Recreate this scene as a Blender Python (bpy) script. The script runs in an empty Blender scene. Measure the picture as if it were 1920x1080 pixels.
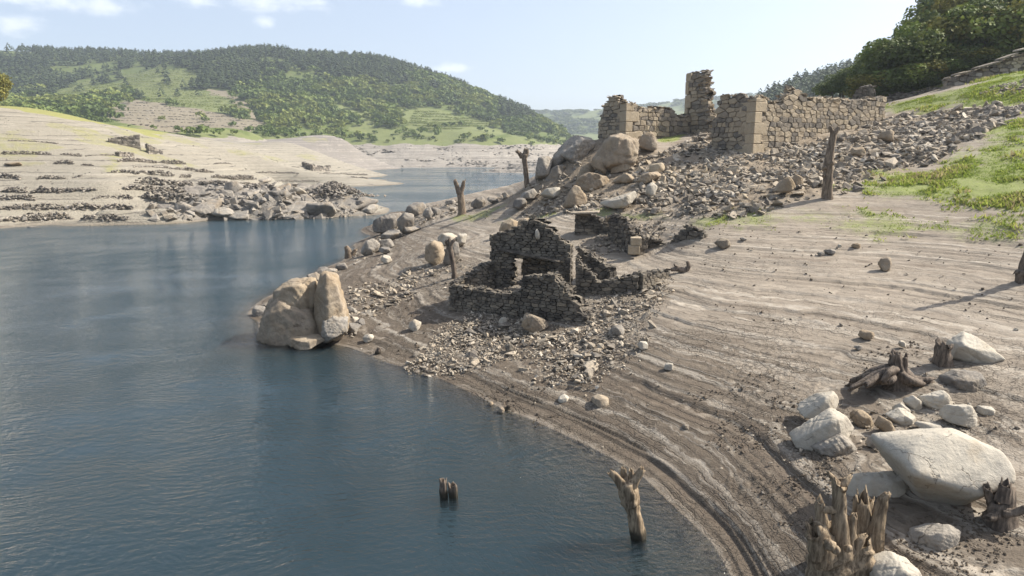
import bpy, bmesh, math, random
import numpy as np
from mathutils import Vector, Matrix, Euler

random.seed(7)
RNG = np.random.default_rng(7)
S = bpy.context.scene
COL = S.collection

# ------------------------------------------------------------------ camera, sky, sun, exposure
CAM_H = 12.0
FPX = 1280.0                                   # focal length in pixels of a 1920 wide frame
PITCH = math.atan(250.0 / 1280.0)              # horizon sits at row 290
cam_d = bpy.data.cameras.new('camera'); cam = bpy.data.objects.new('camera', cam_d); COL.objects.link(cam)
cam_d.sensor_width = 36.0; cam_d.lens = 36.0 * FPX / 1920.0
cam_d.clip_start = 0.3; cam_d.clip_end = 20000
cam.location = (0, 0, CAM_H); cam.rotation_euler = (math.pi / 2 - PITCH, 0, 0)
S.camera = cam

SUN_EL = math.radians(43.0)
SUN_AZ = math.radians(78.0)                    # from +Y towards +X
SDIR = Vector((math.sin(SUN_AZ) * math.cos(SUN_EL), math.cos(SUN_AZ) * math.cos(SUN_EL), math.sin(SUN_EL)))
sun_d = bpy.data.lights.new('sun', 'SUN'); sun = bpy.data.objects.new('sun', sun_d); COL.objects.link(sun)
sun_d.energy = 5.0; sun_d.angle = math.radians(0.53); sun_d.color = (1.0, 0.94, 0.84)
sun.rotation_euler = SDIR.to_track_quat('Z', 'Y').to_euler(); sun.location = (60, 20, 80)

def N(nt, typ, props=None, **inp):
    n = nt.nodes.new(typ)
    for k, v in (props or {}).items(): setattr(n, k, v)
    for k, v in inp.items():
        key = int(k[1:]) if k[0] == '_' else k.replace('__', ' ')
        s = n.inputs[key]
        if isinstance(v, bpy.types.NodeSocket): nt.links.new(v, s)
        else: s.default_value = v
    return n
def math_n(nt, op, a, b=0.0, c=None, clamp=False):
    n = nt.nodes.new('ShaderNodeMath'); n.operation = op; n.use_clamp = clamp
    for i, v in enumerate((a, b) if c is None else (a, b, c)):
        if isinstance(v, bpy.types.NodeSocket): nt.links.new(v, n.inputs[i])
        else: n.inputs[i].default_value = v
    return n.outputs[0]
def mixc(nt, fac, a, b, mode='MIX'):
    n = nt.nodes.new('ShaderNodeMix'); n.data_type = 'RGBA'; n.blend_type = mode
    for s, v in ((n.inputs[0], fac), (n.inputs[6], a), (n.inputs[7], b)):
        if isinstance(v, bpy.types.NodeSocket): nt.links.new(v, s)
        elif s.type == 'RGBA': s.default_value = (*v[:3], 1.0)
        else: s.default_value = v
    return n.outputs[2]
def ramp(nt, fac, lo, hi):
    n = nt.nodes.new('ShaderNodeMapRange'); n.clamp = True; n.interpolation_type = 'SMOOTHSTEP'
    nt.links.new(fac, n.inputs[0]); n.inputs[1].default_value = lo; n.inputs[2].default_value = hi
    return n.outputs[0]
def noise(nt, vec, scale, detail=4, rough=0.55):
    return N(nt, 'ShaderNodeTexNoise', Vector=vec, Scale=scale, Detail=detail, Roughness=rough).outputs['Fac']
def scaled(nt, vec, s):
    n = nt.nodes.new('ShaderNodeMapping'); nt.links.new(vec, n.inputs[0]); n.inputs['Scale'].default_value = s
    return n.outputs[0]

# world: Nishita sky with a few thin clouds
W = bpy.data.worlds.new('World'); S.world = W; W.use_nodes = True
nt = W.node_tree; nt.nodes.clear()
sky = N(nt, 'ShaderNodeTexSky', {'sky_type': 'NISHITA', 'sun_disc': False})
sky.sun_elevation = SUN_EL; sky.sun_rotation = SUN_AZ
sky.altitude = 200; sky.air_density = 0.75; sky.dust_density = 3.5; sky.ozone_density = 1.3
tc = N(nt, 'ShaderNodeTexCoord').outputs['Generated']
def cloud(u, v, ru, rv):
    c = (540 - v) / FPX; d = Vector(((u - 960) / FPX, math.cos(PITCH) + c * math.sin(PITCH), -math.sin(PITCH) + c * math.cos(PITCH))).normalized()
    m = nt.nodes.new('ShaderNodeMapping'); nt.links.new(tc, m.inputs[0])
    az = math.atan2(d.x, d.y)
    # rotate so the cloud centre lies on +Y, then squash
    v0 = N(nt, 'ShaderNodeVectorRotate', {'rotation_type': 'Z_AXIS'}, Vector=tc, Angle=az).outputs[0]
    v1 = N(nt, 'ShaderNodeVectorMath', {'operation': 'SUBTRACT'}, _0=v0, _1=(0, math.hypot(d.x, d.y), d.z)).outputs[0]
    v2 = N(nt, 'ShaderNodeVectorMath', {'operation': 'MULTIPLY'}, _0=v1, _1=(FPX / ru, 1.0, FPX / rv)).outputs[0]
    ln = N(nt, 'ShaderNodeVectorMath', {'operation': 'LENGTH'}, _0=v2).outputs['Value']
    return math_n(nt, 'SUBTRACT', 1.0, ln)
cl = None
nz = noise(nt, scaled(nt, tc, (1, 1, 2.2)), 34, 5, 0.6)
for a in ((24, 44, 50, 20), (60, -8, 150, 24), (190, 10, 36, 24), (505, 2, 120, 20), (375, 2, 50, 16), (498, 42, 24, 12), (840, 128, 50, 12), (785, 1, 46, 12), (1115, 214, 60, 10)):
    b = cloud(*a)
    cl = b if cl is None else math_n(nt, 'MAXIMUM', cl, b)
cf = math_n(nt, 'ADD', cl, math_n(nt, 'MULTIPLY', math_n(nt, 'SUBTRACT', nz, 0.5), 1.9))
cf = math_n(nt, "MULTIPLY", ramp(nt, cf, 0.0, 1.2), 0.55)
veil = mixc(nt, 0.28, sky.outputs[0], (4.9, 5.25, 5.6))             # thin even milkiness of the late summer sky
skyc = mixc(nt, cf, veil, (6.4, 6.5, 6.6))
bg = N(nt, 'ShaderNodeBackground', Color=skyc, Strength=0.125)
nt.links.new(bg.outputs[0], N(nt, 'ShaderNodeOutputWorld').inputs[0])

S.view_settings.view_transform = 'Standard'; S.view_settings.look = 'None'
S.view_settings.exposure = 0.82; S.view_settings.gamma = 1.0; S.view_settings.use_curve_mapping = False
S.render.engine = 'CYCLES'
S.cycles.use_denoising = True
S.cycles.max_bounces = 6; S.cycles.diffuse_bounces = 3; S.cycles.glossy_bounces = 3
S.cycles.transparent_max_bounces = 12; S.cycles.volume_bounces = 0
S.cycles.caustics_reflective = False; S.cycles.caustics_refractive = False

# ------------------------------------------------------------------ small tools
def kx_kz(u, v):
    c = (540.0 - v) / FPX
    d = math.cos(PITCH) + c * math.sin(PITCH)
    return (u - 960.0) / FPX / d, (-math.sin(PITCH) + c * math.cos(PITCH)) / d
def at_z(u, v, z):                              # the place at height z seen along a sight line
    kx, kz = kx_kz(u, v); Y = (z - CAM_H) / kz
    return np.array((kx * Y, Y, z))
def at_y(u, v, Y):
    kx, kz = kx_kz(u, v)
    return np.array((kx * Y, Y, CAM_H + kz * Y))

def _hash(ix, iy, seed):
    h = (ix.astype(np.int64) * 374761393 + iy.astype(np.int64) * 668265263 + seed * 1442695041) & 0xffffffff
    h = ((h ^ (h >> 13)) * 1274126177) & 0xffffffff
    h = ((h ^ (h >> 16)) * 2246822519) & 0xffffffff
    return ((h ^ (h >> 15)) & 0xffffff) / float(0xffffff)
def vnoise(x, y, seed=0):
    x = np.asarray(x, float); y = np.asarray(y, float)
    ix = np.floor(x); iy = np.floor(y); fx = x - ix; fy = y - iy
    fx = fx * fx * fx * (fx * (fx * 6 - 15) + 10); fy = fy * fy * fy * (fy * (fy * 6 - 15) + 10)
    a = _hash(ix, iy, seed); b = _hash(ix + 1, iy, seed); c = _hash(ix, iy + 1, seed); d = _hash(ix + 1, iy + 1, seed)
    return (a * (1 - fx) + b * fx) * (1 - fy) + (c * (1 - fx) + d * fx) * fy - 0.5
def fbm(x, y, oct=4, seed=0, gain=0.5):
    s = 0; a = 1.0
    for i in range(oct):
        s = s + a * vnoise(x * 2 ** i + 17.3 * i, y * 2 ** i - 9.1 * i, seed + i); a *= gain
    return s
def sstep(a, b, x):
    t = np.clip((x - a) / (b - a), 0, 1); return t * t * (3 - 2 * t)

class Surf:                                     # thin plate surface through scattered heights
    def __init__(self, pts, lam=0.0):
        p = np.array(pts, float); self.s = 50.0
        self.p = p[:, :2] / self.s; n = len(p)
        K = self.k(self.p, self.p) + lam * np.eye(n)
        P = np.c_[np.ones(n), self.p]
        A = np.block([[K, P], [P.T, np.zeros((3, 3))]])
        self.w = np.linalg.solve(A, np.r_[p[:, 2], 0, 0, 0])
    @staticmethod
    def k(a, b):
        r2 = ((a[:, None, :] - b[None, :, :]) ** 2).sum(-1) + 1e-12
        return 0.5 * r2 * np.log(r2)
    def __call__(self, x, y):
        x = np.asarray(x, float); sh = x.shape
        q = np.c_[x.ravel(), np.asarray(y, float).ravel()] / self.s
        out = np.empty(len(q))
        for i in range(0, len(q), 40000):
            c = q[i:i + 40000]
            out[i:i + 40000] = self.k(c, self.p) @ self.w[:-3] + self.w[-3] + c @ self.w[-2:]
        return out.reshape(sh)

def in_poly(poly, x, y):
    x = np.asarray(x, float); y = np.asarray(y, float); r = np.zeros(x.shape, bool); n = len(poly)
    for i in range(n):
        x0, y0 = poly[i]; x1, y1 = poly[(i + 1) % n]
        if y0 == y1: continue
        c = ((y0 > y) != (y1 > y)) & (x < (x1 - x0) * (y - y0) / (y1 - y0) + x0)
        r ^= c
    return r
def poly_dist(poly, x, y):                      # signed distance, positive inside
    x = np.asarray(x, float); y = np.asarray(y, float); d = np.full(x.shape, 1e9); n = len(poly)
    for i in range(n):
        x0, y0 = poly[i]; x1, y1 = poly[(i + 1) % n]
        dx, dy = x1 - x0, y1 - y0; L = dx * dx + dy * dy + 1e-12
        t = np.clip(((x - x0) * dx + (y - y0) * dy) / L, 0, 1)
        d = np.minimum(d, np.hypot(x - x0 - t * dx, y - y0 - t * dy))
    return np.where(in_poly(poly, x, y), d, -d)

def mesh_np(name, V, F, smooth=False, attrs=None):
    """V (n,3); F (m,k) with k = 3 or 4, or a list of such arrays"""
    Fs = F if isinstance(F, list) else [F]
    Fs = [np.asarray(f, np.int32) for f in Fs if len(f)]
    me = bpy.data.meshes.new(name)
    V = np.ascontiguousarray(V, np.float32)
    me.vertices.add(len(V)); me.vertices.foreach_set('co', V.ravel())
    nl = sum(f.size for f in Fs); npol = sum(len(f) for f in Fs)
    me.loops.add(nl); me.polygons.add(npol)
    me.loops.foreach_set('vertex_index', np.concatenate([f.ravel() for f in Fs]))
    tot = np.concatenate([np.full(len(f), f.shape[1], np.int32) for f in Fs])
    st = np.r_[0, np.cumsum(tot)[:-1]].astype(np.int32)
    me.polygons.foreach_set('loop_start', st)
    me.polygons.foreach_set('use_smooth', np.full(npol, smooth, bool))
    for k, v in (attrs or {}).items():
        a = me.attributes.new(k, 'FLOAT', 'POINT'); a.data.foreach_set('value', np.ascontiguousarray(v, np.float32))
    me.update(calc_edges=True)
    return me
def link(name, me, mat=None, parent=None, label=None, cat=None, group=None, kind=None, loc=None):
    o = bpy.data.objects.new(name, me); COL.objects.link(o)
    if mat is not None and me is not None and len(me.materials) == 0: me.materials.append(mat)
    if parent is not None: o.parent = parent
    if loc is not None: o.location = loc
    return tag(o, label, cat, group, kind)
def tag(o, label=None, cat=None, group=None, kind=None):
    for k, v in (('label', label), ('category', cat), ('group', group), ('kind', kind)):
        if v: o[k] = v
    return o
def empty(name, loc, label, cat, group=None):
    o = bpy.data.objects.new(name, None); COL.objects.link(o); o.location = loc; o.empty_display_size = 0.3
    return tag(o, label, cat, group)

def grid_mesh(name, az0, az1, naz, radii, hf, keep, smooth=True, cx=0.0, cy=0.0):
    """a fan shaped ground sheet, finer near its centre"""
    az = np.linspace(az0, az1, naz)
    A, R = np.meshgrid(az, radii, indexing='ij')
    X = cx + R * np.sin(A); Y = cy + R * np.cos(A)
    Z, attrs = hf(X, Y)
    nr = len(radii)
    idx = np.arange(naz * nr).reshape(naz, nr)
    ok = keep(X, Y, Z)
    q = ok[:-1, :-1] | ok[1:, :-1] | ok[:-1, 1:] | ok[1:, 1:]
    f = np.stack([idx[:-1, :-1], idx[1:, :-1], idx[1:, 1:], idx[:-1, 1:]], -1)[q]
    used = np.unique(f); mp = np.full(naz * nr, -1, np.int64); mp[used] = np.arange(len(used))
    V = np.c_[X.ravel(), Y.ravel(), Z.ravel()][used]
    return mesh_np(name, V, mp[f], smooth, {k: v.ravel()[used] for k, v in attrs.items()})
# ------------------------------------------------------------------ heights of the near bank
near_pts = []
def nz_(u, v, z): near_pts.append(at_z(u, v, z))
def ny_(u, v, Y): near_pts.append(at_y(u, v, Y))
shore = [(1370,1080),(1335,1020),(1300,985),(1200,890),(1100,835),(1000,788),(900,745),(830,712),(760,690),(690,665),(620,645),(555,642),(488,632),(484,602),(520,547),(585,515),(640,490),(665,465),(695,442),(712,420),(733,398)]
SH = [at_z(u, v, 0) for u, v in shore]
for p in SH: near_pts.append(p)
# lake bed off the shore
for i in range(1, len(SH) - 1):
    t = SH[i + 1] - SH[i - 1]; n = np.array((t[1], -t[0], 0)); n /= np.linalg.norm(n); n = -n
    d = 3.0 if i < 11 else 4.0
    near_pts.append(SH[i] + n * d + np.array((0, 0, -0.75)))
    if i % 2 == 0: near_pts.append(SH[i] + n * d * 3.0 + np.array((0, 0, -3.2)))
for p in ((-3,14,-3),(4,13.5,-0.9),(7.5,13.5,0.4),(8,10,0.5),(2,9,-3),(14,11.5,1.4),(22,10,2.6),(9,5,0.6),(25,3,3),(-25,43,-4),(-30,80,-4),(-34,120,-5),(-30,150,-2)):
    near_pts.append(np.array(p, float))
for u, v, z in ((1300,600,3.2),(1300,780,1.27),(1300,700,2.05),(1500,700,2.5),(1500,850,1.67),(1600,950,1.67),(1500,1050,.8),(1700,800,2.26),(1700,600,3.8),(1700,500,5.3),(1700,400,7.8),(1550,370,8.67),(1500,440,6.5),(1300,440,6.1),(1300,520,4.2),(1200,600,2.73),(1100,620,1.96),(1000,700,.88),(960,610,1.7),(850,580,1.86),(800,640,.77),(700,600,.63),(750,550,1.4),(650,560,1.0),(700,500,1.57),(800,470,2.8),(900,450,4.1),(1000,400,5.7),(960,540,3.05),(1000,515,3.45),(1200,470,4.56),(1150,540,3.4),(1100,430,5.8),(1200,350,8.95),(1920,430,7.4),(1920,530,5.26),(1920,650,3.8),(1920,800,2.75),(1920,950,2.2),(1920,1080,1.65),(1750,1050,1.6),(1700,700,2.95),(1450,340,9.7),(800,420,3.5),(900,400,5.1),(1080,545,3.2),(1010,590,2.2)):
    nz_(u, v, z)
for u, v, Y in ((1920,330,52),(1920,250,62),(1920,150,80),(1920,130,91),(1700,300,63),(1700,195,88),(1650,225,84),(1400,292,72),(1320,262,80),(1150,262,83),(1250,268,82),(1100,305,80),(1060,292,83),(1010,330,86),(985,346,88),(930,364,95),(860,374,100),(790,384,113),(1300,350,64),(1100,350,74),(1550,262,76),(1800,240,72),(1800,162,90)):
    ny_(u, v, Y)
# behind the crest and up the wooded slope
for p in ((-22,160,-1),(-12,150,-2),(-5,133,.5),(4,118,5),(12,108,10),(25,102,13.5),(42,108,15.5),(60,112,20),(75,120,26),(0,165,-6),(20,150,-4),(45,150,4),(70,160,14),(90,170,24),(85,130,31),(110,130,41),(110,105,34),(140,150,56),(150,110,56),(110,90,30),(95,80,24),(85,60,18),(70,45,12.5),(55,32,8.5),(45,20,5.5),(100,40,18),(160,200,60),(110,220,28),(60,210,-3)):
    near_pts.append(np.array(p, float))
NEAR = Surf(near_pts, 2e-4)

def quad(pix, z=None):                          # ground outline from sight lines at roughly known heights
    return [tuple(at_z(u, v, zz)[:2]) for u, v, zz in pix]
# flat floors
def near_base(x, y):
    z = NEAR(x, y)
    return z
def strength(x, y, z):
    m = sstep(-.1, .1, z) * (1 - sstep(8.5, 11.0, z)) * (1 - 0.6 * sstep(6.5, 8.5, z)) * (1 + .5 * sstep(2.0, 3.5, z))
    return m
def mud_steps(x, y, z):
    """drawdown ledges: every level the lake paused at left a small scarp"""
    st = strength(x, y, z)
    out = np.zeros_like(z)
    for per, amp, seed, wob in ((0.52, 0.40, 1, 0.14), (0.155, 1.15, 2, 0.22), (0.062, 1.25, 3, 0.28)):
        s = z / per + wob * (fbm(x / 9.0, y / 9.0, 3, seed + 20) + 0.5 * fbm(x / 1.6, y / 1.6, 3, seed + 30))
        k = np.floor(s); f = s - k
        hh = _hash(k, k * 0 + seed, 5)
        loc = sstep(-.25, .2, fbm(x / 5.5 + 31 * hh, y / 5.5, 3, seed + 9))
        a = amp * (0.25 + 0.75 * hh) * (0.3 + 0.7 * loc)
        g = np.where(f < 0.84, f * 0.45, 0.378 + (f - 0.84) * 3.89)      # flat tread, steep little riser
        out += a * per * (g - f) * st
    return out
RUBBLE = []                                     # soft ground areas (outline, softness) filled by stones later
def near_h(x, y, detail=True):
    x = np.asarray(x, float); y = np.asarray(y, float)
    z = near_base(x, y)
    z = z + 0.22 * fbm(x / 7.0, y / 7.0, 3, 40) * sstep(0.3, 2.0, z) + 0.7 * fbm(x / 14.0, y / 14.0, 3, 44) * sstep(9.0, 12.0, z)
    z = z + 0.05 * fbm(x / 0.9, y / 0.9, 3, 41) * sstep(0.2, 0.8, z)
    if detail:
        z = z + mud_steps(x, y, z)
        # the fresh scarp a hand above the water line
        w = 0.05 * fbm(x / 2.5, y / 2.5, 3, 77)
        z = z + 0.085 * sstep(0.30, 0.335, z + w) * (1 - sstep(0.34, 1.4, z)) - 0.0
        ck = sstep(.05, .28, fbm(x / 6.0, y / 6.0, 3, 90)) * sstep(0.4, 0.8, z) * (1 - sstep(2.5, 4.0, z))
        z = z + ck * 0.12 * np.abs(fbm(x / 0.42, y / 0.42, 4, 60, 0.6))
    return z
class NearCache:                                # quick look-up of the detailed ground
    def __init__(self):
        self.x0, self.y0, self.st = -42.0, 6.0, 0.25
        self.nx, self.ny = int(150 / self.st), int(160 / self.st)
        X, Y = np.meshgrid(self.x0 + np.arange(self.nx) * self.st, self.y0 + np.arange(self.ny) * self.st, indexing='ij')
        self.Z = near_h(X, Y, False)
    def __call__(self, x, y):
        x = np.asarray(x, float); y = np.asarray(y, float)
        fx = np.clip((x - self.x0) / self.st, 0, self.nx - 1.001); fy = np.clip((y - self.y0) / self.st, 0, self.ny - 1.001)
        ix = fx.astype(int); iy = fy.astype(int); fx = fx - ix; fy = fy - iy; Z = self.Z
        return (Z[ix, iy] * (1 - fx) + Z[ix + 1, iy] * fx) * (1 - fy) + (Z[ix, iy + 1] * (1 - fx) + Z[ix + 1, iy + 1] * fx) * fy
GZ = NearCache()
_YS = np.exp(np.linspace(math.log(9), math.log(164), 1500))
def ground(u, v):                               # the first ground met along a sight line
    kx, kz = kx_kz(u, v)
    d = CAM_H + kz * _YS - GZ(kx * _YS, _YS)
    i = np.argmax(d < 0)
    if d[i] >= 0: i = len(d) - 1
    Y = _YS[i]
    return Vector((kx * Y, Y, CAM_H + kz * Y))
def gz(x, y): return float(GZ(np.array([x]), np.array([y]))[0])

# ------------------------------------------------------------------ cover masks on the near bank (what grows or lies there)
def poly_at(pix): return [tuple(ground(u, v)[:2]) for u, v in pix]
GRASS_A = poly_at([(1600,350),(1700,325),(1760,320),(1800,285),(1880,225),(1925,220),(1990,230),(2000,400),(1925,392),(1800,388),(1640,372)])
GRASS_B = poly_at([(1662,210),(1690,190),(1740,180),(1800,168),(1925,132),(2050,100),(2050,200),(1925,195),(1800,202),(1700,212)])
GRASS_C = poly_at([(1540,378),(1925,392),(2000,400),(2000,462),(1925,456),(1500,436),(1330,432),(1220,430),(1230,405)])
GRASS_D = poly_at([(900,395),(1060,392),(1150,400),(1280,395),(1280,425),(1240,425),(1100,400),(930,410),(840,420),(840,408)])
GRASS_E = poly_at([(1225,258),(1285,252),(1285,262),(1235,266)])
RUB_A = poly_at([(1200,330),(1235,290),(1300,262),(1345,262),(1380,290),(1480,262),(1560,250),(1660,215),(1780,205),(1880,205),(1900,222),(1800,280),(1720,318),(1600,345),(1520,372),(1400,395),(1300,400),(1230,385)])
RUB_B = poly_at([(1030,300),(1100,262),(1180,300),(1230,280),(1230,390),(1140,392),(1000,372),(960,375),(940,372),(1000,345)])
PATH_SOFT = 2.0
def cover(x, y, z):
    n = fbm(x / 3.0, y / 3.0, 4, 51); n2 = fbm(x / 0.8, y / 0.8, 3, 52)
    g = sstep(-3.5, 3.5, poly_dist(GRASS_A, x, y) + 4.5 * n + 2.0 * n2)
    g = np.maximum(g, sstep(-2.5, 3.0, poly_dist(GRASS_B, x, y) + 4.0 * n + 1.5 * n2))
    g = np.maximum(g, 0.78 * sstep(-1.5, 5.0, poly_dist(GRASS_C, x, y) + 4.0 * n + n2))
    g = np.maximum(g, 0.62 * sstep(-.6, 1.0, poly_dist(GRASS_D, x, y) + 3.0 * n))
    g = np.maximum(g, sstep(-.5, .8, poly_dist(GRASS_E, x, y) + n))
    hill = sstep(0, 4, x * 0.6 + (y - 95) * 0.8 - 34 + 4 * n)
    g = np.maximum(g, hill)
    r = sstep(-1.5, 1.5, np.maximum(poly_dist(RUB_A, x, y), poly_dist(RUB_B, x, y)) + 3 * n)
    return np.clip(g, 0, 1), np.clip(r, 0, 1) * (1 - hill)

def near_hf(X, Y):
    Z = near_h(X, Y)
    g, r = cover(X, Y, Z)
    Z = Z + r * 0.22 * fbm(X / 0.7, Y / 0.7, 4, 63, 0.6) + g * 0.08 * fbm(X / 1.1, Y / 1.1, 3, 64)
    return Z, {'grass': g, 'gravel': r}
# ------------------------------------------------------------------ materials
def new_mat(name, rough=0.9):
    m = bpy.data.materials.new(name); m.use_nodes = True; t = m.node_tree; t.nodes.clear()
    b = t.nodes.new('ShaderNodeBsdfPrincipled'); o = t.nodes.new('ShaderNodeOutputMaterial')
    t.links.new(b.outputs[0], o.inputs[0]); b.inputs['Roughness'].default_value = rough
    b.inputs['Specular IOR Level'].default_value = 0.25
    return m, t, b
def attr(t, name): return N(t, 'ShaderNodeAttribute', {'attribute_name': name}).outputs['Fac']
def pos(t): return N(t, 'ShaderNodeNewGeometry').outputs['Position']
def bump(t, b, h, strength=0.5, dist=0.05, normal=None):
    n = N(t, 'ShaderNodeBump', Height=h, Strength=strength, Distance=dist)
    if normal is not None: t.links.new(normal, n.inputs['Normal'])
    t.links.new(n.outputs[0], b.inputs['Normal']); return n.outputs[0]

def mud_material():
    m, t, b = new_mat('lake_mud', 0.95)
    P = pos(t); z = N(t, 'ShaderNodeSeparateXYZ', Vector=P).outputs[2]
    g = attr(t, 'grass'); r = attr(t, 'gravel')
    n1 = noise(t, P, 0.35, 5); n2 = noise(t, P, 2.2, 6, 0.65); n3 = noise(t, P, 14, 4, 0.6)
    dryz = math_n(t, 'ADD', z, math_n(t, 'MULTIPLY', math_n(t, 'SUBTRACT', n1, 0.5), 3.5))
    dry = ramp(t, dryz, 1.0, 4.6)
    c = mixc(t, dry, (0.108, 0.086, 0.064), (0.255, 0.216, 0.17))
    c = mixc(t, math_n(t, 'MULTIPLY', ramp(t, n2, 0.50, 0.75), 0.35), c, (0.33, 0.28, 0.215))
    c = mixc(t, math_n(t, 'MULTIPLY', ramp(t, n2, 0.48, 0.28), 0.35), c, (0.12, 0.092, 0.066))
    # silt bands laid down at each lake level
    wz = math_n(t, 'ADD', math_n(t, 'MULTIPLY', z, 9.0), math_n(t, 'MULTIPLY', n1, 5.0))
    wv = N(t, 'ShaderNodeCombineXYZ', X=math_n(t, 'MULTIPLY', n1, 1.2), Y=0.0, Z=wz).outputs[0]
    band = noise(t, wv, 1.0, 4, 0.7)
    wv2 = N(t, 'ShaderNodeCombineXYZ', X=math_n(t, 'MULTIPLY', n1, 2.0), Y=4.0, Z=math_n(t, 'ADD', math_n(t, 'MULTIPLY', z, 3.2), math_n(t, 'MULTIPLY', n1, 2.0))).outputs[0]
    band2 = noise(t, wv2, 1.0, 3, 0.6)
    c = mixc(t, math_n(t, 'MULTIPLY', ramp(t, band, 0.50, 0.66), 0.6), c, (0.41, 0.37, 0.31))
    c = mixc(t, math_n(t, 'MULTIPLY', ramp(t, band, 0.47, 0.32), 0.55), c, (0.12, 0.092, 0.068))
    c = mixc(t, math_n(t, 'MULTIPLY', ramp(t, band2, 0.54, 0.68), 0.6), c, (0.40, 0.345, 0.275))
    c = mixc(t, math_n(t, 'MULTIPLY', ramp(t, band2, 0.45, 0.33), 0.4), c, (0.14, 0.108, 0.08))
    # wet rim beside the water
    wet = ramp(t, math_n(t, 'ADD', z, math_n(t, 'MULTIPLY', n2, 0.12)), 0.14, 0.02)
    c = mixc(t, math_n(t, 'MULTIPLY', wet, 0.7), c, (0.075, 0.055, 0.035))
    c = mixc(t, ramp(t, z, -0.02, -0.55), c, (0.040, 0.038, 0.020))
    c = mixc(t, ramp(t, z, -0.5, -1.2), c, (0.028, 0.036, 0.026))
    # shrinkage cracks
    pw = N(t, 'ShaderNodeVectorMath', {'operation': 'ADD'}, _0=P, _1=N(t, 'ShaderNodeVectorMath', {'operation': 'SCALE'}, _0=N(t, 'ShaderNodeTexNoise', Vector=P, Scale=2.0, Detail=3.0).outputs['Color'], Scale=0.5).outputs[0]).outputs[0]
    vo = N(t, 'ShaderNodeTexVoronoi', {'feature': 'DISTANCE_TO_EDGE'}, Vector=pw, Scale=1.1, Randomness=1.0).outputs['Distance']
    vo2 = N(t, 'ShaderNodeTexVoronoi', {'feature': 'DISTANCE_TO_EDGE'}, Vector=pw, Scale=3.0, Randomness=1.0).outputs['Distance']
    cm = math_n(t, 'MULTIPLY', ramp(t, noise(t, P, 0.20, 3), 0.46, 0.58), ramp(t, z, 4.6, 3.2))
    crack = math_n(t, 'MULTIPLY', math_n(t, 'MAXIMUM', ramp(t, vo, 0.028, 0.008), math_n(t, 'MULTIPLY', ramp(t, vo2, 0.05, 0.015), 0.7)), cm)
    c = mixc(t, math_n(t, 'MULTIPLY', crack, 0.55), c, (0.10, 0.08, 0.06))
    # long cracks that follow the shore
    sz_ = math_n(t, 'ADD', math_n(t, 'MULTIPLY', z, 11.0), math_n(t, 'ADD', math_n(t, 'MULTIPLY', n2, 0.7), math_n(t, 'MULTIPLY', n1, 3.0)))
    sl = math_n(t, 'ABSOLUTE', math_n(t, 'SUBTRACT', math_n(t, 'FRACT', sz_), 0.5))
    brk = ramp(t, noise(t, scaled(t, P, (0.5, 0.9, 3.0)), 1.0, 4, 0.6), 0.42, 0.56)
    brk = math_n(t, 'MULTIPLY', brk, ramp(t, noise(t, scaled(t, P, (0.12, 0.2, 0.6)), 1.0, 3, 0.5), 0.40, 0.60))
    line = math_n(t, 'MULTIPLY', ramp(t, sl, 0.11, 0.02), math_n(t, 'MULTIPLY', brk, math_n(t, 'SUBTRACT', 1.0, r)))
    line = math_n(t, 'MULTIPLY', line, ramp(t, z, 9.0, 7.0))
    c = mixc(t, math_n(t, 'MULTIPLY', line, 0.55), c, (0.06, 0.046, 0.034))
    # dark clods of turned mud
    cl = math_n(t, 'MULTIPLY', ramp(t, n3, 0.60, 0.68), ramp(t, noise(t, P, 0.22, 4, 0.6), 0.50, 0.60))
    c = mixc(t, math_n(t, 'MULTIPLY', cl, 0.6), c, (0.10, 0.082, 0.062))
    # soil between the stones, and turf
    gc = mixc(t, n3, (0.14, 0.108, 0.075), (0.30, 0.245, 0.18))
    c = mixc(t, r, c, gc)
    gr = mixc(t, n2, (0.125, 0.175, 0.03), (0.235, 0.275, 0.06))
    gr = mixc(t, ramp(t, n3, 0.5, 0.7), gr, (0.30, 0.28, 0.15))
    gp = math_n(t, 'ADD', math_n(t, 'MULTIPLY', math_n(t, 'SUBTRACT', n3, 0.5), 1.1), math_n(t, 'MULTIPLY', math_n(t, 'SUBTRACT', n2, 0.5), 0.9))
    gm = math_n(t, 'MULTIPLY', ramp(t, math_n(t, 'ADD', g, gp), 0.2, 0.95), 0.85)
    c = mixc(t, gm, c, gr)
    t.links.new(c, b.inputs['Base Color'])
    t.links.new(math_n(t, 'SUBTRACT', 0.95, math_n(t, 'MULTIPLY', wet, 0.45)), b.inputs['Roughness'])
    h = math_n(t, 'ADD', math_n(t, 'MULTIPLY', n3, 0.6), math_n(t, 'MULTIPLY', n2, 1.0))
    h = math_n(t, 'ADD', h, math_n(t, 'MULTIPLY', band, 0.9))
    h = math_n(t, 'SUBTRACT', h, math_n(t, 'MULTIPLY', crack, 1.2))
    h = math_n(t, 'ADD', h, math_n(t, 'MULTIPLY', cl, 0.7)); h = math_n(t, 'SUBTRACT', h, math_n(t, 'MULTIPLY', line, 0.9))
    bump(t, b, h, 0.85, 0.07)
    return m
MUD = mud_material()

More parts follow.
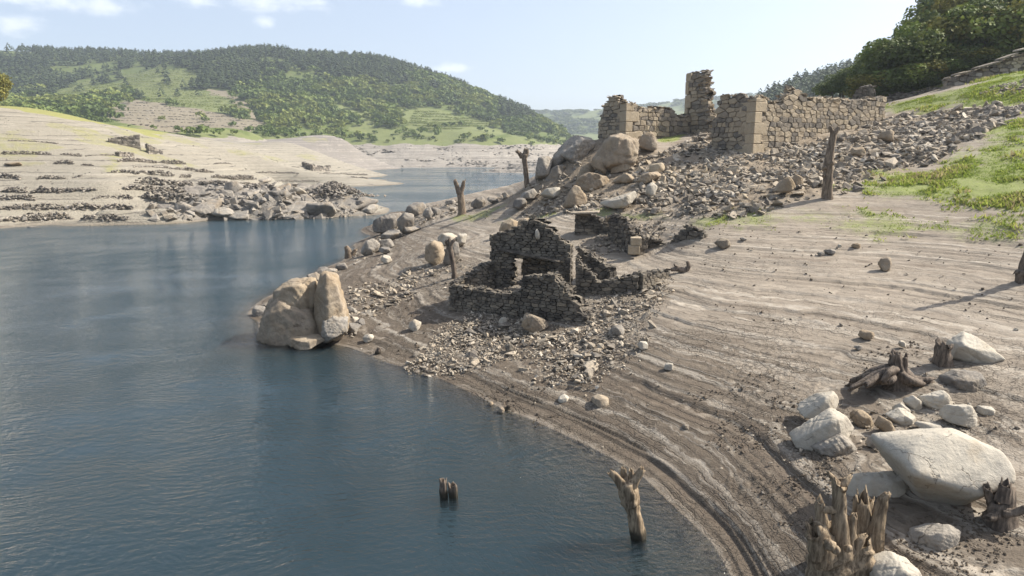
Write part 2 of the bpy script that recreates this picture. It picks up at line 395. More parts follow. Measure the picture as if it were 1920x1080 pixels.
def bank_material():                            # the far drawdown bank: pale silt, contour lines, sparse green film
    m, t, b = new_mat('pale_silt', 0.95)
    P = pos(t); z = N(t, 'ShaderNodeSeparateXYZ', Vector=P).outputs[2]
    g = attr(t, 'grass'); rk = attr(t, 'rock')
    n1 = noise(t, P, 0.06, 5); n2 = noise(t, P, 0.5, 6, 0.65); n3 = noise(t, P, 2.5, 4, 0.7)
    c = mixc(t, n2, (0.215, 0.192, 0.15), (0.315, 0.285, 0.228))
    wv = N(t, 'ShaderNodeCombineXYZ', X=math_n(t, 'MULTIPLY', n1, 2.0), Y=0.0, Z=math_n(t, 'ADD', math_n(t, 'MULTIPLY', z, 1.5), math_n(t, 'MULTIPLY', n2, 1.0))).outputs[0]
    band = noise(t, wv, 1.0, 4, 0.75)
    c = mixc(t, math_n(t, 'MULTIPLY', ramp(t, band, 0.50, 0.66), 0.6), c, (0.37, 0.335, 0.275))
    c = mixc(t, math_n(t, 'MULTIPLY', ramp(t, band, 0.44, 0.30), 0.6), c, (0.125, 0.108, 0.088))
    lz_ = math_n(t, 'ADD', math_n(t, 'MULTIPLY', z, 0.85), math_n(t, 'ADD', math_n(t, 'MULTIPLY', n2, 0.5), math_n(t, 'MULTIPLY', n1, 2.0)))
    ll = math_n(t, 'MULTIPLY', ramp(t, math_n(t, 'ABSOLUTE', math_n(t, 'SUBTRACT', math_n(t, 'FRACT', lz_), 0.5)), 0.10, 0.03), ramp(t, noise(t, scaled(t, P, (0.06, 0.1, 0.3)), 1.0, 4, 0.65), 0.46, 0.56))
    c = mixc(t, math_n(t, 'MULTIPLY', ll, 0.8), c, (0.09, 0.078, 0.066))
    rc = mixc(t, n3, (0.10, 0.09, 0.082), (0.29, 0.26, 0.225))
    rc = mixc(t, ramp(t, band, 0.52, 0.60), rc, (0.33, 0.295, 0.25))
    rc = mixc(t, ramp(t, n2, 0.55, 0.75), rc, (0.15, 0.13, 0.118))
    c = mixc(t, rk, c, rc)
    gr = mixc(t, n2, (0.20, 0.205, 0.065), (0.29, 0.27, 0.10))
    gm = ramp(t, math_n(t, 'ADD', g, math_n(t, 'MULTIPLY', math_n(t, 'SUBTRACT', n2, 0.5), 0.8)), 0.3, 0.8)
    c = mixc(t, gm, c, gr)
    wet = ramp(t, math_n(t, 'ADD', z, math_n(t, 'MULTIPLY', n2, 0.5)), 0.75, 0.3)
    c = mixc(t, math_n(t, 'MULTIPLY', wet, 0.55), c, (0.17, 0.14, 0.105))
    t.links.new(c, b.inputs['Base Color'])
    bump(t, b, math_n(t, 'ADD', math_n(t, 'ADD', n3, n2), math_n(t, 'MULTIPLY', band, 1.5)), 0.8, 0.4)
    return m
SILT = bank_material()

def hill_material():
    m, t, b = new_mat('hill_ground', 0.95)
    P = pos(t); g = attr(t, 'grass'); rk = attr(t, 'rock'); d = attr(t, 'dry')
    n1 = noise(t, P, 0.02, 5); n2 = noise(t, P, 0.12, 5, 0.6); n3 = noise(t, P, 0.6, 4, 0.6)
    z = N(t, 'ShaderNodeSeparateXYZ', Vector=P).outputs[2]
    c = mixc(t, n3, (0.06, 0.085, 0.022), (0.125, 0.15, 0.04))
    c = mixc(t, math_n(t, 'MULTIPLY', ramp(t, n2, 0.5, 0.7), 0.5), c, (0.16, 0.15, 0.07))
    gr = mixc(t, n2, (0.105, 0.13, 0.042), (0.175, 0.185, 0.072))
    c = mixc(t, ramp(t, math_n(t, 'ADD', g, math_n(t, 'MULTIPLY', math_n(t, 'SUBTRACT', n3, 0.5), 0.5)), 0.35, 0.65), c, gr)
    c = mixc(t, ramp(t, math_n(t, 'ADD', d, math_n(t, 'MULTIPLY', math_n(t, 'SUBTRACT', n3, 0.5), 0.5)), 0.35, 0.65), c, mixc(t, n3, (0.15, 0.128, 0.088), (0.235, 0.20, 0.142)))
    wv = N(t, 'ShaderNodeCombineXYZ', X=math_n(t, 'MULTIPLY', n1, 4.0), Y=0.0, Z=math_n(t, 'ADD', math_n(t, 'MULTIPLY', z, 1.1), n2)).outputs[0]
    band = noise(t, wv, 1.0, 4, 0.75)
    rc = mixc(t, n3, (0.17, 0.152, 0.13), (0.30, 0.268, 0.228))
    rc = mixc(t, math_n(t, 'MULTIPLY', ramp(t, band, 0.52, 0.62), 0.7), rc, (0.37, 0.335, 0.285))
    rc = mixc(t, math_n(t, 'MULTIPLY', ramp(t, band, 0.46, 0.34), 0.7), rc, (0.10, 0.088, 0.078))
    c = mixc(t, ramp(t, math_n(t, 'ADD', rk, math_n(t, 'MULTIPLY', math_n(t, 'SUBTRACT', n3, 0.5), 0.4)), 0.4, 0.6), c, rc)
    t.links.new(c, b.inputs['Base Color'])
    bump(t, b, math_n(t, 'ADD', n3, math_n(t, 'MULTIPLY', band, rk)), 0.8, 0.8)
    return m
HILLM = hill_material()

def water_material():
    m = bpy.data.materials.new('lake_water'); m.use_nodes = True; t = m.node_tree; t.nodes.clear()
    P = pos(t)
    wind = ramp(t, noise(t, scaled(t, P, (0.016, 0.034, 1)), 1.0, 4, 0.6), 0.32, 0.62)
    pw = N(t, 'ShaderNodeVectorMath', {'operation': 'ADD'}, _0=P, _1=N(t, 'ShaderNodeVectorMath', {'operation': 'SCALE'}, _0=N(t, 'ShaderNodeTexNoise', Vector=P, Scale=0.12, Detail=2.0).outputs['Color'], Scale=5.0).outputs[0]).outputs[0]
    rot = N(t, 'ShaderNodeVectorRotate', {'rotation_type': 'Z_AXIS'}, Vector=pw, Angle=math.radians(-14)).outputs[0]
    rot2 = N(t, 'ShaderNodeVectorRotate', {'rotation_type': 'Z_AXIS'}, Vector=pw, Angle=math.radians(35)).outputs[0]
    a = noise(t, scaled(t, rot, (1.3, 4.2, 1)), 1.0, 4, 0.6)
    c = noise(t, scaled(t, rot2, (2.4, 6.0, 1)), 1.0, 3, 0.5)
    big = noise(t, scaled(t, rot, (0.10, 0.25, 1)), 1.0, 2, 0.5)
    h = math_n(t, 'ADD', math_n(t, 'MULTIPLY', a, 1.0), math_n(t, 'ADD', math_n(t, 'MULTIPLY', c, 0.55), math_n(t, 'MULTIPLY', big, 0.8)))
    st = math_n(t, 'ADD', 0.25, math_n(t, 'MULTIPLY', wind, 0.85))
    bp = N(t, 'ShaderNodeBump', Height=h, Strength=st, Distance=0.2).outputs[0]
    fr = N(t, 'ShaderNodeFresnel', IOR=1.333, Normal=bp).outputs[0]
    gl = N(t, 'ShaderNodeBsdfGlossy', Color=(1, 1, 1, 1), Roughness=0.03, Normal=bp).outputs[0]
    under = N(t, 'ShaderNodeBsdfTransparent', Color=(0.93, 0.96, 0.94, 1)).outputs[0]
    top = N(t, 'ShaderNodeMixShader', _0=fr, _1=under, _2=gl).outputs[0]
    mo = N(t, 'ShaderNodeOutputMaterial'); t.links.new(top, mo.inputs[0])
    vol = N(t, 'ShaderNodeVolumePrincipled', Density=0.55, Anisotropy=0.0); vol.inputs['Color'].default_value = (0.145, 0.255, 0.345, 1)
    t.links.new(vol.outputs[0], mo.inputs['Volume'])
    return m
WATER = water_material()

# ------------------------------------------------------------------ the ground sheets
LR = np.exp(np.linspace(math.log(11.0), math.log(230.0), 1000))
def keep_near(X, Y, Z): return (Z > -2.4) & (Y < 215)
def near_sheet():
    az = np.linspace(math.radians(-34), math.radians(54), 820)
    A, R = np.meshgrid(az, LR, indexing='ij'); X = R * np.sin(A); Y = R * np.cos(A)
    base = GZ(X, Y)
    inside = (X > -41) & (X < 107) & (Y < 165)
    base = np.where(inside, base, 0.0)
    out = ~inside
    base[out] = NEAR(X[out], Y[out])
    ok = (base > -2.6) & (Y < 190) & (X < 150)
    idx = np.arange(A.size).reshape(A.shape)
    q = ok[:-1, :-1] & ok[1:, :-1] & ok[:-1, 1:] & ok[1:, 1:]
    f = np.stack([idx[:-1, :-1], idx[1:, :-1], idx[1:, 1:], idx[:-1, 1:]], -1)[q]
    used = np.unique(f); mp = np.full(A.size, -1, np.int64); mp[used] = np.arange(len(used))
    x = X.ravel()[used]; y = Y.ravel()[used]
    Z, at = near_hf(x, y)
    return mesh_np('mud_bank', np.c_[x, y, Z], mp[f], True, at)
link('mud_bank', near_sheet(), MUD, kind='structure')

# the left bank and its rocky tip
L = []
def lz(u, v, z): L.append(at_z(u, v, z))
def ly(u, v, Y): L.append(at_y(u, v, Y))
for u, v in ((-250,440),(-100,434),(0,428),(100,421),(200,415),(300,413),(400,412),(500,411),(600,408),(660,405),(700,403),(722,400)): lz(u, v, 0)
for u, v in ((-250,448),(0,436),(100,430),(200,424),(300,422),(400,421),(500,420),(600,418),(700,412)): p = at_z(u, v, 0); p[2] = -1.6; L.append(p)
for p in ((-23,152,-1.2),(-30,168,-1),(-48,182,0),(-62,200,0),(-80,235,0),(-72,262,-.6)): L.append(np.array(p, float))
for u, v in ((610,343),(660,341),(722,337),(716,331),(692,325)): lz(u, v, 0)
for p in ((-60,360,-3),(-45,345,-3),(-90,275,-1.5),(-95,500,-4),(-40,170,-1.0),(-55,215,-2)): L.append(np.array(p, float))
for u, v, Y in ((0,200,193),(0,300,150),(0,350,133),(0,390,122),(200,390,123),(200,350,135),(200,300,158),(200,250,188),(200,232,215),(350,255,330),(300,300,182),(300,270,232),(400,270,290),(400,335,168),(400,380,133),(400,300,200),(300,350,146),(300,390,126),(500,385,131),(500,370,139),(560,372,139),(600,385,138),(640,385,141),(680,392,142),(500,300,290),(500,268,430),(500,330,215),(560,320,285),(620,332,295),(650,322,370),(560,285,440),(600,262,600),(680,300,560),(640,285,540),(560,352,150),(600,352,150),(640,370,148),(520,262,560),(450,266,470),(100,222,205),(100,300,153),(100,350,134),(-250,200,175),(-250,320,135),(-100,200,195),(-250,190,220)): ly(u, v, Y)
for u, v, Y in ((0,201,255),(60,203,255),(120,214,262),(200,234,280),(300,253,370),(350,264,395),(450,270,410),(550,271,430),(-150,195,260),(-300,190,260),(0,215,330),(-200,205,330),(150,240,360)): ly(u, v, Y)
for p in ((-150,460,16),(-130,560,20),(-230,160,24)): L.append(np.array(p, float))
for p in ((-20,300,-4),(-20,420,-5),(-55,440,-4),(-30,520,-5),(-60,580,-5),(-20,640,-5),(-95,640,-3),(-60,400,-3)): L.append(np.array(p, float))
LEFT = Surf(L, 2e-4)
LGRASS = [tuple(at_y(u, v, Y)[:2]) for u, v, Y in ((-100,190,214),(0,199,214),(60,206,214),(120,222,212),(200,239,216),(280,252,250),(350,263,330),(420,268,390),(440,262,430),(330,248,400),(200,225,320),(0,190,290),(-100,185,290))]
LG2 = [tuple(at_y(u, v, Y)[:2]) for u, v, Y in ((185,280,170),(240,285,170),(260,330,148),(190,345,140),(140,330,145),(180,310,155))]
LROCK = [tuple(at_z(u, v, z)[:2]) for u, v, z in ((330,372,2.5),(420,350,4.5),(560,345,4.0),(640,352,2.6),(700,385,1.0),(724,401,0.2),(600,412,-.2),(350,418,-.2),(280,400,1.0))]
def left_h(X, Y):
    z = LEFT(X, Y)
    z = z + 0.15 * fbm(X / 11, Y / 11, 4, 11) * sstep(.2, 2, z) 
    per = 1.15; s = z / per + 0.5 * fbm(X / 40, Y / 40, 3, 12) + .12 * fbm(X / 5, Y / 5, 3, 18); k = np.floor(s); f = s - k
    hh = _hash(k, k * 0 + 3, 9); loc = sstep(-.2, .2, fbm(X / 28 + 9 * hh, Y / 28, 3, 15))
    z = z + 0.8 * per * (0.3 + .7 * hh) * loc * (np.where(f < .8, f * .4, .32 + (f - .8) * 3.4) - f) * sstep(.2, 1, z)
    rk = sstep(-3, 4, poly_dist(LROCK, X, Y) + 6 * fbm(X / 5, Y / 5, 3, 16))
    z = z + rk * sstep(-.2, .4, z) * (1.5 * np.abs(fbm(X / 4.5, Y / 3.0, 4, 17)) + .15 * fbm(X, Y, 3, 19))
    g = sstep(-3, 5, poly_dist(LGRASS, X, Y) + 5 * fbm(X / 9, Y / 9, 3, 13))
    g = np.maximum(g, .55 * sstep(-2, 4, poly_dist(LG2, X, Y) + 8 * fbm(X / 8, Y / 8, 3, 14)))
    g = np.maximum(g, .5 * sstep(0.12, .35, fbm(X / 22, Y / 14, 4, 21)) * sstep(6, 10, z))
    far = sstep(400, 520, Y + 10 * fbm(X / 20, Y / 20, 3, 3))
    return z, {'grass': g, 'rock': np.maximum(rk * .8, far)}
link('silt_bank', grid_mesh('silt_bank', math.radians(-56), math.radians(-2), 620, np.exp(np.linspace(math.log(100), math.log(640), 420)), left_h, lambda x, y, z: z > -2.2), SILT, kind='structure')

# wooded hill across the lake
H = []
def hz(u, v, z): H.append(at_z(u, v, z))
def hy(u, v, Y, dz=0): p = at_y(u, v, Y); p[2] += dz; H.append(p)
for u, v in ((640,315),(720,314.3),(800,314),(900,313.5),(960,313),(1045,311),(1120,309)): hz(u, v, 0)
for u, v in ((640,317),(760,316.5),(900,316),(1045,314),(1120,312)): p = at_z(u, v, 0); p[1] -= 20; p[2] = -8; H.append(p)
for u, v, Y in ((500,262,600),(560,263,640),(640,268,715),(760,269,728),(900,270,742),(1000,272,775),(1060,276,835),(1130,284,900)): hy(u, v, Y)
for u, v, Y in ((0,85,1300),(200,92,1290),(400,95,1250),(480,86,1220),(540,89,1200),(620,98,1170),(700,104,1150),(800,130,1110),(900,167,1070),(1000,208,1050),(1060,242,1040),(1105,266,1030)): hy(u, v, Y, -9); q = at_y(u, v, Y + 260); q[2] = H[-1][2] - 25; q[0] = H[-1][0]; H.append(q)
for u, v, Y in ((0,140,1080),(200,150,1040),(0,195,700),(200,215,640),(120,190,780),(300,240,600),(420,262,585),(260,190,760),(400,185,840),(330,130,1020),(500,150,960),(480,215,760),(600,180,900),(700,190,920),(800,215,880),(900,235,870),(960,250,860),(-300,90,1250),(-300,190,720),(-300,140,1000),(1050,262,900)): hy(u, v, Y, -3)
for p in ((-420,420,40),(-300,470,34),(-200,530,28),(230,880,-6),(200,1000,2),(330,1000,-6),(300,1250,0),(150,760,-12)): H.append(np.array(p, float))
for p in ((-80,450,-9),(-30,440,-10),(60,450,-10),(-130,470,-6),(0,590,-9),(-60,540,-9),(-95,560,-8),(100,600,-10)): H.append(np.array(p, float))
HILL = Surf(H, 1e-3)
def hpoly(pix): return [tuple(hill_at(u, v)[:2]) for u, v in pix]
_HY = np.linspace(440, 1500, 2200)
def hill_at(u, v):
    kx, kz = kx_kz(u, v)
    d = CAM_H + kz * _HY - HILL(kx * _HY, _HY); i = int(np.argmax(d < 0))
    if d[i] >= 0: i = int(np.argmin(np.abs(d)))
    return np.array((kx * _HY[i], _HY[i], CAM_H + kz * _HY[i]))
VINE_A = hpoly([(245,172),(320,158),(380,168),(430,182),(480,215),(400,212),(330,200),(270,192)])
VINE_A2 = hpoly([(225,140),(300,130),(370,134),(366,160),(245,172),(235,160)])
VINE_B = hpoly([(780,205),(860,218),(925,228),(918,240),(850,248),(760,240),(770,220)])
VINE_L = hpoly([(80,180),(160,150),(235,155),(240,172),(180,180),(110,192)])
DRY_A = hpoly([(205,200),(250,186),(330,200),(420,216),(500,232),(475,250),(330,250),(240,240),(210,215)])
DRY_B = hpoly([(380,165),(425,170),(490,218),(480,226),(440,190)])
MEADOW_A = hpoly([(620,190),(680,206),(760,262),(700,266),(660,225)])
MEADOW_B = hpoly([(740,205),(800,200),(930,240),(1000,262),(820,266),(760,240)])
SCRUB_EDGE = 26.0
def hill_h(X, Y):
    z = HILL(X, Y) + 2.5 * fbm(X / 45, Y / 45, 4, 31) * sstep(2, 12, HILL(X, Y))
    n = fbm(X / 18, Y / 18, 3, 33)
    g = np.zeros_like(z); d = np.zeros_like(z)
    for pl in (MEADOW_A, MEADOW_B): g = np.maximum(g, sstep(-6, 8, poly_dist(pl, X, Y) + 26 * n))
    for pl in (VINE_A, VINE_A2, VINE_B, VINE_L): g = np.maximum(g, .85 * sstep(-6, 6, poly_dist(pl, X, Y) + 10 * n))
    for pl in (DRY_A, DRY_B): d = np.maximum(d, sstep(-6, 6, poly_dist(pl, X, Y) + 14 * n))
    for pl in (VINE_A, VINE_A2, VINE_B, VINE_L): d = np.where(poly_dist(pl, X, Y) > 0, np.maximum(d, .35), d)
    g = np.maximum(g, (1 - sstep(27, 33, z + 8 * n)) * .9)
    rk = 1 - sstep(21.5, 24.5, z + 4 * n)
    s = z / 1.6 + .5 * fbm(X / 30, Y / 30, 3, 34); f = s - np.floor(s)
    z = z + rk * sstep(.5, 2, z) * (0.9 * (np.where(f < .75, f * .3, .225 + (f - .75) * 3.1) - f) + 1.2 * fbm(X / 8, Y / 8, 4, 35))
    return z, {'grass': g, 'dry': d, 'rock': rk}
link('wooded_hill', grid_mesh('wooded_hill', math.radians(-54), math.radians(22), 420, np.linspace(430, 1700, 300), hill_h, lambda x, y, z: z > -6), HILLM, kind='structure')

# conifer hill on the right and the blue ridge far off
R1 = Surf([at_y(u, v, Y) + np.array((0, 0, dz)) for u, v, Y, dz in ((1380,205,640,-10),(1420,182,650,-10),(1500,148,660,-10),(1560,133,670,-10),(1420,196,740,-20),(1560,150,760,-20),(1760,95,790,-20),(2200,20,830,-20),(1660,103,690,-10),(1760,76,700,-10),(1900,50,720,-10),(2200,0,740,-10),(1380,240,560,0),(1420,216,560,0),(1500,188,550,0),(1560,172,550,0),(1660,150,545,0),(1760,128,540,0),(1900,108,540,0),(2200,60,540,0),(1500,228,480,0),(1600,218,430,0),(1700,215,400,0),(1900,200,380,0),(2200,150,380,0),(1340,285,640,0))] + [np.array(p, float) for p in ((150,640,-20),(140,800,-10),(190,900,0),(330,900,40),(600,920,60),(330,330,20),(200,380,-25),(150,500,-25))], 1e-3)
def r1_h(X, Y): z = R1(X, Y) + 3 * fbm(X / 40, Y / 40, 3, 36); o = np.zeros_like(z); return z, {'grass': o, 'dry': o, 'rock': o}
link('conifer_hill', grid_mesh('conifer_hill', math.radians(12), math.radians(50), 160, np.linspace(330, 980, 120), r1_h, lambda x, y, z: z > -18), HILLM, kind='structure')
R2 = Surf([at_y(u, v, Y) for u, v, Y in ((900,214,2700),(1060,215,2650),(1140,206,2600),(1200,203,2600),(1260,198,2550),(1310,198,2550),(1340,188,2500),(1400,180,2450),(1550,170,2400),(1800,150,2400),(2100,150,2400),(900,286,1750),(1060,286,1750),(1200,286,1750),(1400,286,1700),(1800,280,1700),(2100,280,1700))] + [np.array(p, float) for p in ((-200,3400,140),(600,3400,150),(1600,3400,160),(2200,2600,150),(-300,2600,110))], 1e-3)
def r2_h(X, Y): z = R2(X, Y) + 16 * fbm(X / 160, Y / 160, 4, 37); o = np.zeros_like(z); return z, {'grass': .55 * sstep(-.1, .2, fbm(X / 120, Y / 120, 4, 38)), 'dry': o, 'rock': o}
link('distant_ridge', grid_mesh('distant_ridge', math.radians(-6), math.radians(46), 160, np.linspace(1650, 3300, 110), r2_h, lambda x, y, z: z > -30), HILLM, kind='structure')

# rocky point in the far bend
HP = at_z(968, 325, 0)
def point_h(X, Y):
    dx = (X - HP[0] - 22) / 46; dy = (Y - HP[1] - 34) / 30
    z = 11.5 * (1 - np.sqrt(dx * dx + dy * dy + .02)) + 2.5 * fbm(X / 14, Y / 8, 4, 45)
    s = z / 1.8; f = s - np.floor(s); z = z + 1.4 * (np.where(f < .7, f * .3, .21 + (f - .7) * 2.63) - f)
    o = np.zeros_like(z); return z, {'grass': o, 'dry': o, 'rock': o + 1}
link('rocky_point', grid_mesh('rocky_point', 0, 2 * math.pi, 160, np.linspace(.5, 60, 60), point_h, lambda x, y, z: z > -2.5, cx=HP[0] + 22, cy=HP[1] + 34), HILLM, kind='structure')

# lake bed and lake
def plate(name, x0, x1, y0, y1, z0, z1, mat):
    V = [(x, y, z) for z in (z0, z1) for y in (y0, y1) for x in (x0, x1)]
    F = [(0, 2, 3, 1), (4, 5, 7, 6), (0, 1, 5, 4), (2, 6, 7, 3), (0, 4, 6, 2), (1, 3, 7, 5)]
    return link(name, mesh_np(name, np.array(V, float), np.array(F)), mat, kind='structure')
lb, t_, b_ = new_mat('lake_bed_silt'); b_.inputs['Base Color'].default_value = (0.060, 0.098, 0.118, 1)
plate('lake_bed', -900, 2600, -60, 3600, -31, -30, lb)
plate('lake_water', -900, 2600, -60, 1900, -29.5, 0, WATER)
# ------------------------------------------------------------------ stone, wood and leaf materials
def stone_material(name, cols, rough=0.9, grain=9.0, lich=0.25, bumpd=0.03, dark=0.5, stain=0.0):
    m, t, b = new_mat(name, rough)
    oi = N(t, 'ShaderNodeObjectInfo')
    tint = math_n(t, 'FRACT', math_n(t, 'ADD', attr(t, 'tint'), oi.outputs['Random']))
    cr = t.nodes.new('ShaderNodeValToRGB'); t.links.new(tint, cr.inputs[0]); cr.color_ramp.interpolation = 'LINEAR'
    el = cr.color_ramp.elements
    while len(el) < len(cols): el.new(0.5)
    for i, c in enumerate(cols): el[i].position = c[0]; el[i].color = (*c[1:], 1)
    P = N(t, 'ShaderNodeTexCoord').outputs['Object']
    P2 = pos(t)
    n1 = noise(t, P2, grain * 0.22, 5, 0.6); n2 = noise(t, P2, grain, 5, 0.7)
    c = mixc(t, math_n(t, 'MULTIPLY', ramp(t, n1, 0.35, 0.7), 0.35), cr.outputs[0], (0.46, 0.40, 0.31))
    c = mixc(t, math_n(t, 'MULTIPLY', ramp(t, n2, 0.52, 0.36), dark), c, (0.12, 0.105, 0.09))
    c = mixc(t, math_n(t, 'MULTIPLY', ramp(t, n2, 0.56, 0.70), lich), c, (0.52, 0.48, 0.40))
    h = math_n(t, 'ADD', n2, math_n(t, 'MULTIPLY', n1, 1.5))
    if stain:                                   # rusty and silty stains, hairline cracks
        n4 = noise(t, P2, grain * 0.12, 4, 0.6)
        c = mixc(t, math_n(t, 'MULTIPLY', ramp(t, n4, 0.50, 0.66), stain), c, (0.27, 0.195, 0.11))
        c = mixc(t, math_n(t, 'MULTIPLY', ramp(t, n4, 0.44, 0.30), stain * .8), c, (0.17, 0.15, 0.13))
        pw = N(t, 'ShaderNodeVectorMath', {'operation': 'ADD'}, _0=P2, _1=N(t, 'ShaderNodeVectorMath', {'operation': 'SCALE'}, _0=N(t, 'ShaderNodeTexNoise', Vector=P2, Scale=1.6, Detail=4.0).outputs['Color'], Scale=0.9).outputs[0]).outputs[0]
        vo = N(t, 'ShaderNodeTexVoronoi', {'feature': 'DISTANCE_TO_EDGE'}, Vector=pw, Scale=0.75).outputs['Distance']
        ck = math_n(t, 'MULTIPLY', ramp(t, vo, 0.012, 0.002), ramp(t, noise(t, P2, 0.9, 3), 0.50, 0.62))
        c = mixc(t, math_n(t, 'MULTIPLY', ck, 0.45), c, (0.10, 0.08, 0.06)); h = math_n(t, 'SUBTRACT', h, math_n(t, 'MULTIPLY', ck, 1.0))
    t.links.new(c, b.inputs['Base Color'])
    bump(t, b, h, 0.9, bumpd * 1.6)
    return m
SLATE = stone_material('slate_rubble', [(0.0, .10, .088, .077), (0.3, .19, .163, .132), (0.6, .29, .24, .178), (0.8, .37, .305, .225), (1.0, .48, .43, .355)])
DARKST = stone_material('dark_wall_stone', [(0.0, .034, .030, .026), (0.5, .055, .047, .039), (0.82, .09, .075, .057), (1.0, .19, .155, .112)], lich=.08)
WARMST = stone_material('warm_wall_stone', [(0.0, .10, .088, .076), (0.3, .165, .14, .11), (0.5, .255, .205, .145), (0.75, .35, .28, .19), (1.0, .30, .245, .17)])
QUOIN = stone_material('cut_granite', [(0.0, .33, .265, .18), (1.0, .40, .32, .215)], lich=.15, dark=.3)
GRANITE = stone_material('granite_boulder', [(0.0, .235, .178, .118), (0.5, .29, .224, .15), (1.0, .225, .182, .135)], grain=5.0, bumpd=.05, lich=.15, dark=.22, stain=.45)
PALEGR = stone_material('pale_boulder', [(0.0, .36, .325, .268), (1.0, .43, .392, .325)], grain=6.0, lich=.15, bumpd=.03, dark=.16, stain=.35)
GREYST = stone_material('grey_ledge_rock', [(0.0, .14, .128, .115), (0.5, .20, .182, .16), (1.0, .28, .255, .22)], grain=4.0, bumpd=.06, stain=.3)
BANKST = stone_material('bank_stone', [(0.0, .07, .064, .06), (0.5, .13, .115, .10), (0.8, .21, .185, .155), (1.0, .38, .34, .29)], grain=3.0, bumpd=.1)

def wood_material(name, a, c_, wet=False):
    m, t, b = new_mat(name, 0.85)
    P = N(t, 'ShaderNodeTexCoord').outputs['Object']
    n1 = noise(t, scaled(t, P, (7, 7, 0.9)), 1.6, 5, 0.65); n2 = noise(t, P, 2.0, 4, 0.6)
    c = mixc(t, ramp(t, n1, 0.35, 0.68), a, c_)
    c = mixc(t, math_n(t, 'MULTIPLY', ramp(t, n2, 0.5, 0.75), 0.6), c, tuple(x * 1.35 for x in c_))
    if wet:
        z = N(t, 'ShaderNodeSeparateXYZ', Vector=pos(t)).outputs[2]
        c = mixc(t, ramp(t, z, 0.35, 0.1), c, (0.035, 0.03, 0.02))
    t.links.new(c, b.inputs['Base Color']); bump(t, b, n1, 0.8, 0.05)
    return m
WOOD = wood_material('drowned_wood', (0.085, 0.063, 0.045), (0.25, 0.195, 0.14))
WOODP = wood_material('bleached_wood', (0.10, 0.072, 0.046), (0.33, 0.255, 0.17), True)
WOODD = wood_material('dark_wood', (0.055, 0.043, 0.034), (0.19, 0.15, 0.115), True)

def leaf_material(name, cols, trans=0.25):
    m, t, b = new_mat(name, 0.7)
    oi = N(t, 'ShaderNodeObjectInfo')
    tint = math_n(t, 'FRACT', math_n(t, 'ADD', math_n(t, 'MULTIPLY', attr(t, 'tint'), 0.999), math_n(t, 'MULTIPLY', oi.outputs['Random'], 0.0)))
    cr = t.nodes.new('ShaderNodeValToRGB'); t.links.new(tint, cr.inputs[0]); el = cr.color_ramp.elements
    while len(el) < len(cols): el.new(0.5)
    for i, c in enumerate(cols): el[i].position = c[0]; el[i].color = (*c[1:], 1)
    n = noise(t, pos(t), 0.8, 3)
    c = mixc(t, math_n(t, 'MULTIPLY', ramp(t, n, 0.4, 0.65), 0.35), cr.outputs[0], (0.12, 0.135, 0.035))
    t.links.new(c, b.inputs['Base Color'])
    tl = N(t, 'ShaderNodeBsdfTranslucent', Color=c).outputs[0]
    o = [x for x in t.nodes if x.type == 'OUTPUT_MATERIAL'][0]
    t.links.new(N(t, 'ShaderNodeMixShader', _0=trans, _1=b.outputs[0], _2=tl).outputs[0], o.inputs[0])
    return m
LEAF_G = leaf_material('green_leaves', [(0, .075, .115, .026), (.5, .135, .185, .04), (1, .21, .235, .055)])
LEAF_D = leaf_material('dark_leaves', [(0, .05, .075, .02), (.5, .092, .122, .032), (1, .165, .185, .05)])
LEAF_Y = leaf_material('yellowing_leaves', [(0, .14, .14, .03), (.5, .22, .20, .045), (1, .30, .26, .06)])
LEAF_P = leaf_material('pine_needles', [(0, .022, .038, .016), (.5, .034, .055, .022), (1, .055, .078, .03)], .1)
GRASSM = leaf_material('bank_grass', [(0, .14, .205, .035), (.5, .25, .315, .055), (.85, .35, .36, .10), (1, .38, .31, .17)], .5)
BARK = wood_material('bark', (0.06, 0.048, 0.036), (0.15, 0.12, 0.09))

# ------------------------------------------------------------------ shape tools
def hull_arrays(pts):
    bm = bmesh.new()
    for p in pts: bm.verts.new(p)
    r = bmesh.ops.convex_hull(bm, input=bm.verts)
    for v in [v for v in bm.verts if not v.link_faces]: bm.verts.remove(v)
    bmesh.ops.recalc_face_normals(bm, faces=bm.faces)
    bm.verts.index_update()
    V = np.array([v.co[:] for v in bm.verts]); F = np.array([[v.index for v in f.verts] for f in bm.faces])
    bm.free(); return V, F
def stone_variant(seed, flat=0.45, n=11):
    r = np.random.default_rng(seed)
    P = r.uniform(-1, 1, (n, 3)); P = P / np.maximum(np.abs(P).max(1, keepdims=True), .72)   # near the faces of a box
    P[:, 1] *= r.uniform(.55, .95); P[:, 2] *= flat * r.uniform(.75, 1.3)
    return hull_arrays(P * 0.5)
SLABS = [stone_variant(s, .34) for s in range(12)]
CHUNKS = [stone_variant(s + 50, .68, 12) for s in range(12)]
SLAB_ME = [mesh_np('slab_stone', V, F, False) for V, F in SLABS]
CHUNK_ME = [mesh_np('chunk_stone', V, F, False) for V, F in CHUNKS]

